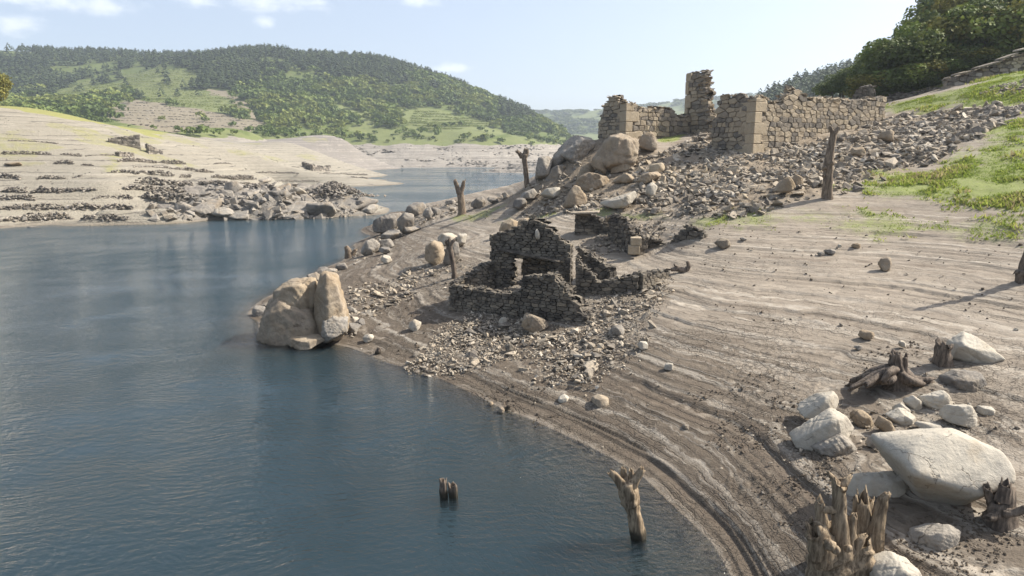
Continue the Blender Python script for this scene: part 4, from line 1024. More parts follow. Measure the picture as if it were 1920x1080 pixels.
Wall(root6, T2, T3, 1.0, profile(T2, T3, [(1662,178),(1700,174),(1740,166),(1772,160)]), .9, .4, DARKST, 42, 1.0, gap=.02, top_rubble=.6, front_parts=120)
# ------------------------------------------------------------------ boulders, one by one
BO = boulder
# shore crag by the water
BO([(482,640),(490,600),(505,560),(528,552),(566,566),(592,580),(604,612),(608,640),(530,650)], 'tan granite boulder rising from the water at the point, base of the shore crag', GRANITE, .75, 20, .03, 5, 11, Yb=42.6, lean=.2, facets=7, front=[(-.75,-.65,.08,.42),(.25,-.95,.2,.40),(.9,-.4,.1,.5)])
BO([(514,562),(520,540),(548,529),(574,527),(590,540),(592,586),(564,582),(540,575)], 'rounded tan boulder perched on top of the shore crag', GRANITE, .9, 18, .04, 5, 12, Yb=43.2, facets=7, front=[(-.5,-.8,.3,.46),(.5,-.8,.2,.48)])
BO([(554,532),(576,520),(592,527),(598,552),(590,574),(572,554)], 'small tan block wedged between perched boulder and tall shore pillar', GRANITE, .8, 14, .03, 4, 13, Yb=43.8, facets=3)
BO([(584,640),(588,545),(594,517),(610,510),(630,521),(641,560),(650,596),(646,630),(620,642)], 'tall upright rock pillar with dark left face in the shore crag', GRANITE, .85, 24, .03, 5, 14, Yb=42.5, facets=4, front=[(-.72,-.68,.05,.30),(.62,-.78,.1,.38)], lean=.08)
BO([(600,644),(603,602),(626,592),(652,600),(650,626),(622,642)], 'grey fractured rock at the foot of the tall shore pillar', GREYST, .9, 26, .05, 4, 15, Yb=41.8, facets=9)
BO([(528,650),(545,634),(600,632),(612,638),(596,646)], 'flat pale shelf of rock at the waterline under the shore crag', GRANITE, .5, 20, .03, 4, 18, Yb=41.4, facets=2)
BO([(472,597),(474,577),(496,575),(504,590),(498,599)], 'small grey slab jutting from the water left of the shore crag', GREYST, .7, 20, .04, 3, 16, Yb=50)
BO([(485,582),(492,568),(506,566),(510,585)], 'little grey stone behind the shore crag at the waterline', GREYST, .8, 14, .04, 3, 17, Yb=51)
# grey ledge towards the narrows
for i, (ol, lb) in enumerate((
    ([(701,430),(702,416),(726,402),(745,399),(748,418),(730,442),(708,444)], 'grey angular ledge block overhanging the narrows, dark on its left side'),
    ([(746,402),(766,396),(776,404),(775,430),(762,438),(748,436)], 'grey upright slab in the ledge beside the narrows'),
    ([(760,398),(768,384),(792,378),(800,392),(790,408),(770,410)], 'pale grey slab capping the ledge by the narrows'),
    ([(792,406),(796,392),(806,388),(812,400),(806,412)], 'dark grey wedge at the right end of the ledge by the narrows'),
    ([(710,448),(720,436),(750,434),(754,444),(735,452)], 'flat pale slab at the foot of the ledge by the narrows'),
    ([(678,474),(684,456),(700,448),(712,456),(708,472),(690,480)], 'dark grey rock on the shore below the narrows ledge'),
    ([(706,474),(710,452),(730,448),(738,462),(724,474)], 'grey rock with a flat top, right of the dark shore rock'),
    ([(586,520),(592,508),(608,500),(618,506),(606,520)], 'grey shore rock between the crag and the stump on the point'),
    ([(570,530),(578,515),(592,510),(600,524),(588,534)], 'small dark shore rock just behind the crag'),
    ([(834,388),(838,376),(852,374),(856,386)], 'pale block on the crest left of the forked stump'),
    ([(884,388),(890,374),(905,368),(912,380),(900,390)], 'pale flat stone on the crest right of the forked stump'))):
    BO(ol, lb, GREYST, .9, 24, .05, 4, 30 + i, lean=.35)
for i, (u, v, w, h, lb) in enumerate(((662,618,26,20,'grey block just right of the shore crag'),(676,606,18,14,'small grey block above the waterline right of the crag'),(660,585,22,18,'grey slab between crag and stone spill'),(640,500,28,14,'grey slab on the shore behind the crag, left of the broken stump'),(622,508,20,10,'thin grey slab on the shore between two slabs behind the crag'),(742,414,26,18,'grey block wedged into the narrows ledge'),(722,470,22,14,'angular grey stone below the flat topped rock of the narrows'),(815,396,24,14,'grey slab on the crest between ledge and forked stump'),(848,392,14,9,'little grey slab touching the foot of the forked stump'),(770,432,26,14,'low grey slab below the upright slab of the narrows'),(925,376,22,14,'grey slab on the crest midway between the two stumps'),(948,368,20,14,'pale grey slab on the crest below the skyline stump'))):
    r = np.random.default_rng(800 + i); a0 = r.uniform(0, 1.2)
    ol = [(u + .5 * w * math.cos(t), v - .5 * h * math.sin(t)) for t in a0 + np.sort(r.uniform(0, .9, 5) + np.arange(5) * 2 * math.pi / 5)]
    BO(ol, lb, GREYST, 1.2, 40, .04, 4, 800 + i, lean=.6, facets=12, name='ledge_rock', cat='rock')
# pair by the leaning post
BO([(796,478),(800,455),(812,446),(826,456),(832,480),(826,494),(806,490)], 'rounded tan boulder left of the thin leaning post', GRANITE, 1.0, 12, .035, 4, 51)
BO([(830,492),(830,462),(845,450),(862,456),(862,484),(848,496)], 'grey split slab standing behind the thin leaning post', GREYST, .7, 20, .03, 4, 52)
BO([(820,454),(826,440),(842,436),(858,446),(856,458),(836,462)], 'white topped rock resting on the grey split slab', PALEGR, .9, 16, .04, 4, 53, Yb=62.5)
BO([(854,452),(858,440),(876,438),(872,456),(862,462)], 'small white rock right of the white topped one', PALEGR, .9, 14, .04, 3, 54, Yb=62.5)
BO([(712,488),(718,480),(732,482),(736,490),(724,494)], 'small white stone on the mud near the point', PALEGR, .9, 14, .04, 3, 55)
# boulders below the upper house
for i, (ol, lb, mt, d) in enumerate((
    ([(1113,300),(1128,272),(1150,255),(1171,250),(1190,258),(1199,276),(1196,302),(1184,318),(1150,324),(1130,316)], 'biggest rounded tan boulder below the left corner of the upper ruin', GRANITE, .8),
    ([(1146,300),(1165,290),(1194,296),(1190,310),(1172,322),(1146,326)], 'low tan boulder at the foot of the biggest rounded one', GRANITE, .6),
    ([(1195,272),(1204,253),(1221,246),(1229,255),(1230,278),(1215,284),(1202,281)], 'egg shaped tan boulder against the low wall of the upper ruin', GRANITE, .9),
    ([(1037,294),(1058,270),(1082,257),(1112,260),(1119,276),(1106,292),(1085,304),(1058,308)], 'long dark grey slanting outcrop on the crest', GREYST, .7),
    ([(1000,338),(1012,290),(1030,284),(1037,300),(1028,326),(1012,340)], 'dark pointed outcrop right of the stump on the skyline', GREYST, .9),
    ([(1028,322),(1034,298),(1060,280),(1070,276),(1066,296),(1046,316)], 'slanting grey rib between the pointed and the long outcrop', GREYST, .7),
    ([(1018,330),(1040,312),(1066,308),(1062,324),(1045,336),(1025,338)], 'grey layered block below the slanting rib', GREYST, .8),
    ([(1098,302),(1105,290),(1120,289),(1136,304),(1141,320),(1135,329),(1120,318)], 'brown leaning disc shaped slab among the boulders', GRANITE, .35),
    ([(1079,338),(1090,315),(1101,303),(1114,320),(1106,334)], 'shaded rock supporting the brown disc slab', GRANITE, .8),
    ([(1078,346),(1089,329),(1106,322),(1140,332),(1145,343),(1125,354),(1098,360)], 'broad brown boulder in front of the disc slab', GRANITE, .7),
    ([(1057,388),(1067,360),(1077,346),(1091,355),(1101,371),(1096,386),(1072,390)], 'pyramid shaped tan boulder above the small hut', GRANITE, .8),
    ([(1131,386),(1140,376),(1165,366),(1190,358),(1197,367),(1173,389),(1158,393)], 'white topped wedge slab above the small hut', PALEGR, .6),
    ([(1210,363),(1214,348),(1222,340),(1232,349),(1229,361),(1219,368)], 'pale upright stone in the rubble right of the wedge slab', PALEGR, .8),
    ([(1154,341),(1165,328),(1180,325),(1193,335),(1186,343),(1165,344)], 'pale flat boulder between the brown and the upright stones', GRANITE, .8),
    ([(1216,322),(1219,308),(1245,304),(1249,317),(1226,324)], 'squared tan block half buried in the slope rubble', QUOIN, .7),
    ([(1194,340),(1205,326),(1226,322),(1241,329),(1216,344)], 'flat tan slab lying below the squared block', GRANITE, .8),
    ([(1012,364),(1024,354),(1048,351),(1052,363),(1030,372)], 'pale flat stone on the grass left of the pyramid boulder', PALEGR, .8),
    ([(975,372),(985,360),(1000,352),(1008,362),(995,374)], 'pale tilted stone on the crest under the skyline stump', GREYST, .9),
    ([(958,388),(968,372),(982,370),(990,384),(975,392)], 'dark cracked rock on the crest right of the narrows', GREYST, .9),
    ([(1651,258),(1662,245),(1677,248),(1673,266),(1660,264)], 'pale pointed block in the rubble right of the tall bare trunk', GRANITE, .8),
    ([(1598,290),(1600,280),(1618,276),(1624,288),(1612,293)], 'brown rounded rock in the rubble right of the tall bare trunk', GRANITE, .8),
    ([(1452,360),(1468,336),(1482,330),(1492,350),(1480,362)], 'tan pointed boulder at the lower edge of the rubble left of the trunk', GRANITE, .8),
    ([(1482,338),(1492,326),(1505,333),(1503,346),(1490,348)], 'smaller tan rock touching the pointed boulder left of the trunk', GRANITE, .8),
    ([(936,436),(942,418),(958,410),(972,416),(970,432),(950,440)], 'tan rock behind the left shoulder of the gable', GRANITE, .8),
    ([(970,428),(974,412),(992,408),(998,422),(985,432)], 'second tan rock behind the gable, nearer its peak', GRANITE, .8),
    ([(1130,420),(1136,408),(1150,404),(1156,418),(1144,426)], 'tan stone lodged in the broken hut wall', GRANITE, .8))):
    BO(ol, lb, mt, d, 16, .045, 4, 60 + i, lean=.35, dy=-.9)
# in the ruin's shadow and on the mud
BO([(977,612),(981,593),(995,589),(1022,599),(1029,614),(1010,624)], 'long rounded boulder in the shade under the front wall', GRANITE, .7, 12, .03, 4, 91)
BO([(933,604),(938,594),(950,596),(952,606),(942,612)], 'pale slate plate lying in the shade by the front wall', PALEGR, .5, 20, .03, 3, 92)
# foreground right
BO([(1474,808),(1481,790),(1507,764),(1538,741),(1566,733),(1590,756),(1591,764),(1560,761),(1518,787),(1484,813)], 'upper half of the split boulder, a pale shell with a long crack below', PALEGR, .6, 20, .02, 5, 101, dy=.25, facets=1)
BO([(1486,826),(1522,798),(1558,775),(1582,777),(1603,804),(1600,819),(1560,826),(1522,846),(1493,840)], 'lower half of the split boulder, wedge shaped under the long crack', PALEGR, .6, 18, .025, 5, 102, lean=.2, facets=1)
BO([(1518,848),(1548,828),(1576,816),(1607,836),(1602,852),(1560,856)], 'shadow bit under the split boulder, built as a dark grey rock', GREYST, .6, 18, .03, 4, 103)  # the shade below the boulder is put into this rock's grey
for i, (ol, lb, mt) in enumerate((
    ([(1599,792),(1607,769),(1625,773),(1639,790),(1631,799),(1608,797)], 'pointed grey stone right of the split boulder', GRANITE),
    ([(1644,800),(1655,781),(1668,789),(1680,809),(1671,814),(1655,808)], 'tilted long stone leaning in the middle of the small rock cluster', GRANITE),
    ([(1667,783),(1690,772),(1712,778),(1719,790),(1700,797),(1680,795)], 'smooth lens shaped stone on top of the small rock cluster', PALEGR),
    ([(1677,770),(1690,757),(1704,765),(1709,776),(1690,778)], 'small pale stone behind the lens shaped one', PALEGR),
    ([(1697,756),(1709,739),(1728,752),(1727,769),(1708,770)], 'pale upright stone left of the broad cluster rock', PALEGR),
    ([(1729,762),(1745,742),(1772,733),(1781,750),(1779,767),(1750,770)], 'broad pale rock at the back of the cluster', PALEGR),
    ([(1771,788),(1785,761),(1820,759),(1829,795),(1811,802),(1790,797)], 'pale rock with dark left face at the right of the cluster', PALEGR),
    ([(1836,776),(1842,764),(1862,764),(1866,772),(1850,778)], 'small flat white stone right of the cluster', PALEGR),
    ([(1628,838),(1634,822),(1648,816),(1656,830),(1646,842)], 'dark knobbly stone between split boulder and big boulder', GREYST),
    ([(1724,805),(1735,794),(1762,796),(1768,806),(1745,812)], 'pale slab peeping out behind the big boulder', PALEGR),
    ([(1773,728),(1784,711),(1810,699),(1850,701),(1857,716),(1830,727),(1800,734)], 'flat grey rock with a dark left face on the mud', GREYST))):
    BO(ol, lb, mt, .8, 12, .035, 4, 110 + i)
BO([(1580,938),(1600,900),(1640,884),(1676,877),(1712,930),(1720,966),(1692,988),(1655,992),(1618,974)], 'stained pale boulder pinned beneath the big boulder', PALEGR, .6, 12, .03, 5, 130, Yb=18.9)
BO([(1654,850),(1680,827),(1722,806),(1790,801),(1850,820),(1884,840),(1889,853),(1872,872),(1856,902),(1848,932),(1802,968),(1770,977),(1738,966),(1700,922),(1668,874)], 'big pale boulder with a sharp overhanging edge in the right foreground', PALEGR, .75, 6, .022, 5, 131, lean=.12, front=[(-.3,-.62,-.72,.265),(.3,-.66,-.69,.28),(.0,-.62,.78,.27),(-.1,.3,.95,.33)], crack=0, facets=1, shrink=.9)
BO([(1708,1024),(1730,1000),(1790,984),(1806,1000),(1785,1018),(1745,1036),(1715,1034)], 'half buried smooth grey stone below the big boulder', GREYST, .7, 8, .02, 4, 132)
BO([(1628,1090),(1645,1062),(1680,1050),(1715,1060),(1738,1090),(1690,1110)], 'white stone at the bottom edge right of the hollow stump', PALEGR, .7, 10, .03, 4, 133)
BO([(1789,676),(1791,645),(1815,629),(1840,633),(1866,655),(1868,669),(1840,680),(1810,684)], 'white topped boulder beside the dark post on the right', PALEGR, .8, 22, .03, 5, 134, front=[(-.4,-.85,-.3,.3),(.1,-.5,.86,.24)])
# single stones lying on the mud
for i, (u, v, w, h, lb, mt) in enumerate((
    (1127,753,34,20,'tan oblong stone on the mud between the rubble and the right hand ridges',GRANITE),(1057,749,24,14,'pale grey stone on the mud left of the tan oblong one',PALEGR),
    (1255,688,20,16,'lone pale stone on the ridged mud right of the lower rubble',PALEGR),(1356,456,28,20,'dark rounded stump rock on the mud right of the low wall',DARKST),
    (1558,472,24,12,'grey stone lying across a ridge on the upper mud',GREYST),(1606,461,16,12,'small tan cube of stone on the upper mud',GRANITE),
    (1575,461,9,6,'tiny white stone left of the tan cube',PALEGR),(1660,494,22,34,'narrow upright pale stone on the upper mud',GRANITE),(1625,628,26,18,'pale stone casting a shadow on the curving ridges',GRANITE),
    (1692,645,14,12,'small pale stone above the uprooted stump',PALEGR),(1610,652,14,10,'small stone left of the uprooted stump',GREYST),(1287,802,18,10,'small flat stone near the waterline ridges',GREYST),
    (940,770,14,16,'upright tan stone at the water edge',GRANITE),(808,770,0,0,'',None),(920,757,10,9,'tiny yellowish stone at the waterline',GRANITE),
    (778,610,24,20,'pale pointed stone on the dark mud left of the ruin',PALEGR),(690,634,20,16,'pale stone just above the water left',PALEGR),(726,560,0,0,'',None),
    (1420,420,16,10,'',None),(1395,448,12,6,'dark flat stone on the upper mud',GREYST),(1870,670,0,0,'',None),(1540,476,14,8,'small grey stone left of the ridge stone',GREYST),
    (955,652,16,20,'dark stump like stone in the lower rubble',DARKST),(1205,648,20,18,'white stone at the right foot of the rubble',PALEGR),(1160,620,26,22,'large grey stone in the right rubble heap',GREYST))):
    if not w: continue
    if not lb: continue
    r = np.random.default_rng(300 + i); a0 = r.uniform(0, 1)
    ol = [(u + .5 * w * math.cos(t + a0) * r.uniform(.85, 1.1), v - .5 * h * math.sin(t + a0) * r.uniform(.85, 1.1)) for t in np.arange(7) * 2 * math.pi / 7]
    BO(ol, lb, mt, .9, 16, .04, 3, 300 + i, name='stone', cat='stone')

# ------------------------------------------------------------------ drowned trunks and stumps
def tube(path, radii, nseg=14, hollow=0.0, seed=0, ridge=.10, fl=0.0, sub=5):
    """a lumpy tapering limb; hollow > 0 opens a rotten hole down its tip"""
    P = np.array(path, float); Rr = np.array(radii, float)
    t = np.linspace(0, 1, len(P)); tt = np.linspace(0, 1, (len(P) - 1) * sub + 1)
    P = np.stack([np.interp(tt, t, P[:, k]) for k in range(3)], 1)
    for _ in range(2): P[1:-1] = (P[:-2] + 2 * P[1:-1] + P[2:]) / 4
    Rr = np.interp(tt, t, Rr); n = len(P)
    T = np.gradient(P, axis=0); T /= np.linalg.norm(T, axis=1, keepdims=True)
    ref = np.array((.31, -.95, .02)); V = []
    a = np.arange(nseg) * 2 * np.pi / nseg
    rid = fbm(np.cos(a) * 2.2 + seed, np.sin(a) * 2.2, 3, seed)
    def ring(c, tn, r, jit):
        u = np.cross(tn, ref); u /= np.linalg.norm(u); w = np.cross(tn, u)
        return c + (np.cos(a)[:, None] * u + np.sin(a)[:, None] * w) * (r * jit)[:, None]
    for i in range(n):
        z = i * .55; j = 1 + ridge * 2.2 * rid + ridge * 1.5 * fbm(np.cos(a) * 1.7 + seed * 3, np.sin(a) * 1.7 + z, 3, seed + 5)
        V.append(ring(P[i], T[i], Rr[i] * np.ones(nseg), j))
    F = []
    if hollow:
        rag = T[-1] * (Rr[-1] * 2.6 * fbm(np.cos(a) * 2 + 9, np.sin(a) * 2 + seed, 3, seed + 8))[:, None]
        V[-1] = V[-1] + rag
        V.append(P[-1] + (V[-1] - P[-1]) * .72 - T[-1] * 0.03 * Rr[-1])
        V.append(P[-1] - T[-1] * hollow * .6 + (V[n - 1] - P[-1]) * .6); V.append(P[-1] - T[-1] * hollow + (V[n - 1] - P[-1]) * .3)
    m = len(V); i = np.arange(nseg); j = (i + 1) % nseg
    for k in range(m - 1): F.append(np.c_[k * nseg + i, k * nseg + j, (k + 1) * nseg + j, (k + 1) * nseg + i])
    V = np.concatenate(V + [V[-1].mean(0, keepdims=True) if hollow else (P[-1] + T[-1] * Rr[-1] * .4)[None]]); c = len(V) - 1
    Tr = np.c_[(m - 1) * nseg + i, (m - 1) * nseg + j, np.full(nseg, c)]
    return V, [np.concatenate(F), Tr]
def stump(name, label, Y, trunk, prongs, mat, hollow=0.0, seed=0, cat='dead tree', nseg=18, knots=()):
    Dp = Y * math.cos(PITCH) + 9.0 * math.sin(PITCH)
    def conv(path):
        return [at_y(p[0], p[1], Y + (p[3] if len(p) > 3 else 0)) for p in path], [p[2] * Dp / FPX for p in path]
    P, R_ = conv(trunk)
    root = empty(name, tuple(P[0]), label, cat)
    def part(nm, path, hol, sd, ns):
        p, r = conv(path); V, F = tube(p, r, ns, hol * r[-1], sd, .17)
        return link(nm, mesh_np(nm, V - np.array(p[0]), F, True), mat, root, loc=tuple(np.array(p[0]) - P[0]))
    part('trunk', trunk, hollow, seed, nseg)
    for i, pr in enumerate(prongs): part('branch', pr, 1.9, seed + 11 + i, 16)
    for (u, v, r, dy) in knots:
        V, F = ico(2); V = V * (1 + .4 * noise3(V, 1.3, seed + int(u)))[:, None] * r * Dp / FPX
        link('knot', mesh_np('knot', V, F, True), mat, root, loc=tuple(at_y(u, v, Y + dy) - P[0]))
    return root
yb = at_z(1197, 1006, 0)[1]
stump('tree_stump', 'bare pollarded stump with finger like prongs standing in the shallow water', yb,
      [(1204,1060,14),(1197,1003,13.5),(1190,965,12),(1185,948,12.5),(1184,944,16.5),(1180,925,16.5),(1174,906,15)],
      [[(1170,914,10),(1156,896,8),(1144,884,6.5)],[(1174,910,9,.1),(1170,890,6,.15),(1169,877,4.5,.15)],[(1180,910,9),(1184,895,6,.1),(1183,882,4,.1)],[(1182,912,11),(1194,896,8),(1204,880,6)]], WOODP, 0, 3)
yb = at_z(843, 930, 0)[1]
for (u, v0, v1, r, lb, sd) in ((831,926,901,7.5,'left taller tip of two rotten posts poking out of the lake',4), (848,931,909,8.5,'right shorter tip of two rotten posts poking out of the lake',7)):
    stump('sunken_post', lb, yb, [(u + 3,v0 + 24,r * 1.05),(u + 1,v0 - 4,r),(u,v1,r * .95)], [], WOODD, 1.5, sd, 'post')
b = ground(1552, 371)
stump('bare_trunk', 'tall bare grey trunk standing alone at the foot of the rubble slope', b.y,
      [(1549,384,13),(1551,368,9.5),(1552,330,8.6),(1553,310,9),(1556,285,7),(1561,262,6),(1564,246,5.5)], [[(1562,252,4.5),(1558,243,3.4),(1556,238,2.6)],[(1564,252,4.5),(1570,243,3.4),(1574,239,3)]], WOOD, 1.5, 6,
      knots=((1546,314,4,-.2),(1559,306,5,-.3),(1544,330,3,-.2)))
b = ground(866, 402)
stump('dead_stump', 'forked dead stump on the crest above the narrows', b.y,
      [(866,412,10),(866,398,7),(865,380,5.8),(863,364,5.6),(862,358,6)], [[(861,362,6),(857,350,4.5),(853,338,3.5)],[(864,362,5),(868,350,4),(870,339,3)]], WOOD, 0, 9)
b = ground(987, 350)
stump('dead_stump', 'crooked dead stump with a knobbly head on the skyline by the lake bend', b.y,
      [(990,360,6),(988,345,5),(986,320,4.8),(983,300,5.2),(982,290,6)], [[(980,294,5),(974,287,3.5),(969,283,3)],[(983,292,4.5),(984,284,3),(984,279,2.4)],[(985,294,4.5),(989,288,3),(989,281,2.4)]], WOOD, 0, 13)
b = ground(852, 519)
stump('leaning_post', 'thin leaning dead post with a knotted head in front of the split slab', b.y,
      [(853,526,5.5),(851,505,4.5),(847,480,4.2),(843,462,4.5)], [[(843,466,4),(839,456,3.5),(836,452,3)],[(844,464,4),(847,454,3.5),(852,450,3)],[(843,464,3.5),(843,452,3),(842,447,2.4)]], WOODD, 0, 17)
b = ground(657, 482)
stump('broken_stump', 'short pointed broken stump at the waterline on the point', b.y, [(655,490,9),(654,478,7.5),(652,468,6),(649,462,3.5)], [[(657,482,6),(663,473,3.5),(666,468,2.5)]], WOOD, 0, 21)
b = ground(1580, 1110)
stump('hollow_stump', 'large rotten hollow stump full of holes at the bottom right corner', 16.6,
      [(1578,1170,70),(1577,1100,63),(1576,1055,58),(1573,1020,52),(1572,1002,50)],
      [[(1573,1040,22,-.45),(1574,1005,16,-.45),(1573,955,12,-.4),(1572,922,11,-.35),(1575,903,14,-.35)],
       [(1574,916,8,-.35),(1563,898,5,-.35),(1552,886,3,-.35)],[(1576,914,8,-.35),(1588,902,6,-.35),(1594,893,3.5,-.3)],
       [(1548,1050,26,-.45),(1539,1025,24,-.5),(1530,1000,19,-.55),(1527,992,15,-.6)],[(1540,1005,13,-.4),(1537,970,9,-.35),(1536,946,7,-.35)],[(1538,957,7,-.35),(1550,955,6,-.4),(1562,957,7,-.4)],
       [(1606,1060,24,.1),(1613,1020,22,.2),(1617,970,17,.3),(1615,932,13,.3)],[(1618,960,12,.3),(1628,948,9,.32),(1632,938,6,.32)],[(1622,1070,22,0),(1638,1015,15,0),(1648,970,11,0),(1656,936,8,0),(1663,926,6,0)],
       [(1588,1045,16,-.45),(1593,1010,11,-.45),(1597,980,8,-.45),(1602,966,6,-.45)],[(1600,1034,12,-.45),(1612,1012,8,-.5),(1622,1004,4,-.5)],[(1522,1012,7,-.3),(1512,1000,4,-.3)],[(1535,1008,8,-.3),(1524,985,5,-.3),(1520,970,3,-.3)]], WOODP, 1.6, 23, nseg=30,
      knots=((1556,1022,11,-.95),(1567,1030,8,-.98),(1590,1028,7,-.9)))
b = ground(1680, 724)
rr = random.Random(4); rts = []
for k in range(16):
    a = rr.uniform(-1, 1); u = 1680 + 95 * a; s = rr.uniform(.3, 1)
    rts.append([(1680 + 18 * a, 706 + rr.uniform(-14, 8), rr.uniform(7, 11), rr.uniform(-.5, .4)), (1680 + 48 * a, 704 + rr.uniform(-12, 14), rr.uniform(5, 8), rr.uniform(-.8, .6)), (u, 722 + rr.uniform(-8, 8) - 8 * (a > .3), rr.uniform(3, 6), rr.uniform(-1.0, .8))])
stump('uprooted_stump', 'dark muddy stump with spreading roots behind the split boulder', b.y, [(1682,732,30),(1681,712,22),(1681,690,13),(1678,672,11),(1677,662,9)], rts + [[(1690,706,10),(1694,688,8),(1695,668,7)]], WOODD, 1.2, 29)
b = ground(1768, 682)
stump('old_post', 'squat dark post end beside the white topped boulder', b.y, [(1768,690,15),(1767,672,13),(1768,655,12),(1770,645,12.5)], [], WOODD, 1.0, 31, 'post')
b = ground(1874, 968)
stump('rotten_stump', 'small rotten stump against the right side of the big boulder', b.y - .2, [(1874,985,30),(1874,955,24),(1874,930,22)], [[(1862,945,10),(1853,925,7),(1849,912,6)],[(1878,940,12,-.2),(1884,918,10,-.2),(1886,906,9,-.2)],[(1880,960,9,-.3),(1900,962,7,-.4),(1925,952,6,-.5)],[(1868,965,9,-.3),(1850,972,6,-.4)]], WOODD, 1.2, 37)
b = ground(1284, 509)
stump('driftwood', 'curved piece of dark driftwood on the mud right of the annex', b.y, [(1258,506,3),(1270,504,4.5),(1284,508,5),(1292,500,4),(1289,490,2.6)], [[(1276,504,3.5),(1266,498,2),(1264,495,1.4)]], WOODD, 0, 41)
b = ground(1916, 528)
stump('leaning_stump', 'dead stump at the right edge throwing a long shadow on the mud', b.y, [(1922,536,14),(1918,520,11),(1914,508,9)], [[(1916,514,7),(1908,510,5),(1904,513,3)],[(1920,514,10),(1932,470,9),(1945,420,8),(1962,340,6)]], WOODD, 0, 43)
b = ground(930, 772)
stump('waterline_snag', 'dark root snag lying at the water edge below the rubble', b.y, [(925,786,5),(938,776,9),(950,770,8),(960,772,4)], [[(940,776,6),(934,782,4),(930,790,3)],[(948,770,5),(956,760,3)]], WOODD, 0, 47)
b = ground(700, 664)
stump('waterline_snag', 'small dark root snag at the waterline left of the rubble tongue', b.y, [(703,672,4),(709,660,5),(711,652,3)], [[(708,660,3),(716,664,2)]], WOODD, 0, 49)
# ------------------------------------------------------------------ rubble: the largest stones one by one, the rest as ground cover
def in_area(pix, n, rng, soft=1.2):             # random places inside a ground outline
    poly = poly_at(pix); xs = [p[0] for p in poly]; ys = [p[1] for p in poly]; out = []
    while sum(map(len, out)) < n:
        x = rng.uniform(min(xs) - 1, max(xs) + 1, n * 2); y = rng.uniform(min(ys) - 1, max(ys) + 1, n * 2); k = poly_dist(poly, x, y) + soft * fbm(x / (soft + .6), y / (soft + .6), 3, 66) > rng.exponential(.2, len(x)) * soft - .15 * soft; out.append(np.c_[x[k], y[k]])
    return np.concatenate(out)[:n]
def clumpy(XY, sc, seed, thr, rng, soft=.25):
    n = fbm(XY[:, 0] / sc, XY[:, 1] / sc, 3, seed); return XY[rng.uniform(0, 1, len(XY)) < sstep(thr - soft, thr + soft, n)]
AREAS = [  # outline, count of small, size range, count of big, big size range, what the stones are
 ('upper', [(1190,345),(1235,300),(1300,262),(1345,258),(1380,296),(1480,275),(1560,258),(1640,236),(1672,222),(1780,212),(1880,205),(1900,222),(1800,280),(1720,318),(1600,345),(1520,372),(1400,400),(1300,405),(1230,388)], 9500, (.13, .92), 84, (.7, 1.35), 'broken slate block in the rubble slope below the upper ruin'),
 ('gap', [(1255,300),(1300,258),(1340,240),(1362,262),(1385,296),(1340,330),(1260,335)], 1300, (.3, .95), 30, (.8, 1.25), 'flat slate stone spilled between the tall pillar and the long wall'),
 ('crest', [(940,372),(1000,345),(1030,330),(1080,290),(1120,268),(1150,262),(1240,300),(1230,390),(1140,394),(1000,380)], 2600, (.12, .8), 18, (.6, 1.0), 'loose stone among the boulders on the crest'),
 ('patch', [(1690,232),(1760,205),(1850,200),(1900,205),(1880,245),(1800,268),(1720,290)], 1900, (.18, 1.05), 30, (.8, 1.4), 'dark slate block in the heap beside the grass'),
 ('grassline', [(1850,172),(1880,160),(1925,148),(1960,150),(1925,170),(1880,180)], 260, (.2, .6), 0, (.7, 1), ''),
 ('lower', [(770,690),(800,640),(870,590),(930,585),(990,625),(960,660),(900,690),(860,705),(800,706)], 1500, (.08, .34), 28, (.38, .75), 'pale slate piece in the rubble tongue by the water'),
 ('right', [(1000,640),(1085,612),(1110,560),(1180,540),(1245,515),(1255,545),(1220,600),(1215,640),(1160,680),(1110,720),(1040,715)], 900, (.10, .36), 50, (.42, .85), 'tumbled stone in the heap at the right corner of the gable house'),
 ('front', [(860,700),(960,650),(1100,640),(1180,660),(1110,720),(990,715)], 330, (.08, .28), 8, (.34, .6), 'stone scattered on the mud below the front wall'),
 ('left', [(640,560),(660,540),(720,525),(770,505),(800,515),(790,545),(740,575),(690,600),(650,640),(625,640)], 650, (.10, .42), 22, (.45, .95), 'grey slab in the stone spill right of the shore crag'),
 ('house', [(925,520),(985,500),(1060,510),(1085,560),(1000,552),(930,545)], 160, (.1, .3), 3, (.3, .5), 'fallen stone on the floor of the gable house'),
 ('wall2', [(1090,460),(1135,430),(1200,410),(1240,420),(1235,445),(1200,470),(1120,475)], 420, (.12, .42), 10, (.45, .8), 'fallen stone around the small hut'),
 ('shoreledge', [(640,495),(660,470),(700,450),(740,420),(790,390),(860,375),(940,370),(940,385),(860,400),(770,430),(720,470),(650,500)], 900, (.12, .5), 12, (.5, .95), 'grey stone on the ledge along the narrows'),
 ('midgrass', [(880,405),(960,385),(1060,390),(1150,395),(1280,400),(1280,440),(1100,410),(930,420)], 260, (.12, .4), 0, (.4, .6), ''),
 ('postspill', [(790,520),(800,485),(860,478),(900,492),(925,510),(880,530),(845,540),(790,535)], 200, (.1, .35), 5, (.4, .7), 'pale stone strewn around the thin leaning post'),
 ('mudsprinkle', [(1240,420),(1560,385),(1925,395),(1925,640),(1700,690),(1500,660),(1250,620)], 420, (.05, .22), 0, (.3, .4), ''),
 ('mudsprinkle2', [(640,650),(700,600),(850,590),(1000,700),(1250,640),(1500,690),(1600,800),(1500,960),(1300,900),(1050,780),(850,700)], 500, (.04, .16), 0, (.3, .4), ''),
 ('foot', [(1480,830),(1600,780),(1720,740),(1860,730),(1880,800),(1700,830),(1600,870),(1500,860)], 420, (.04, .2), 0, (.3, .4), ''),
]
rg = np.random.default_rng(99)
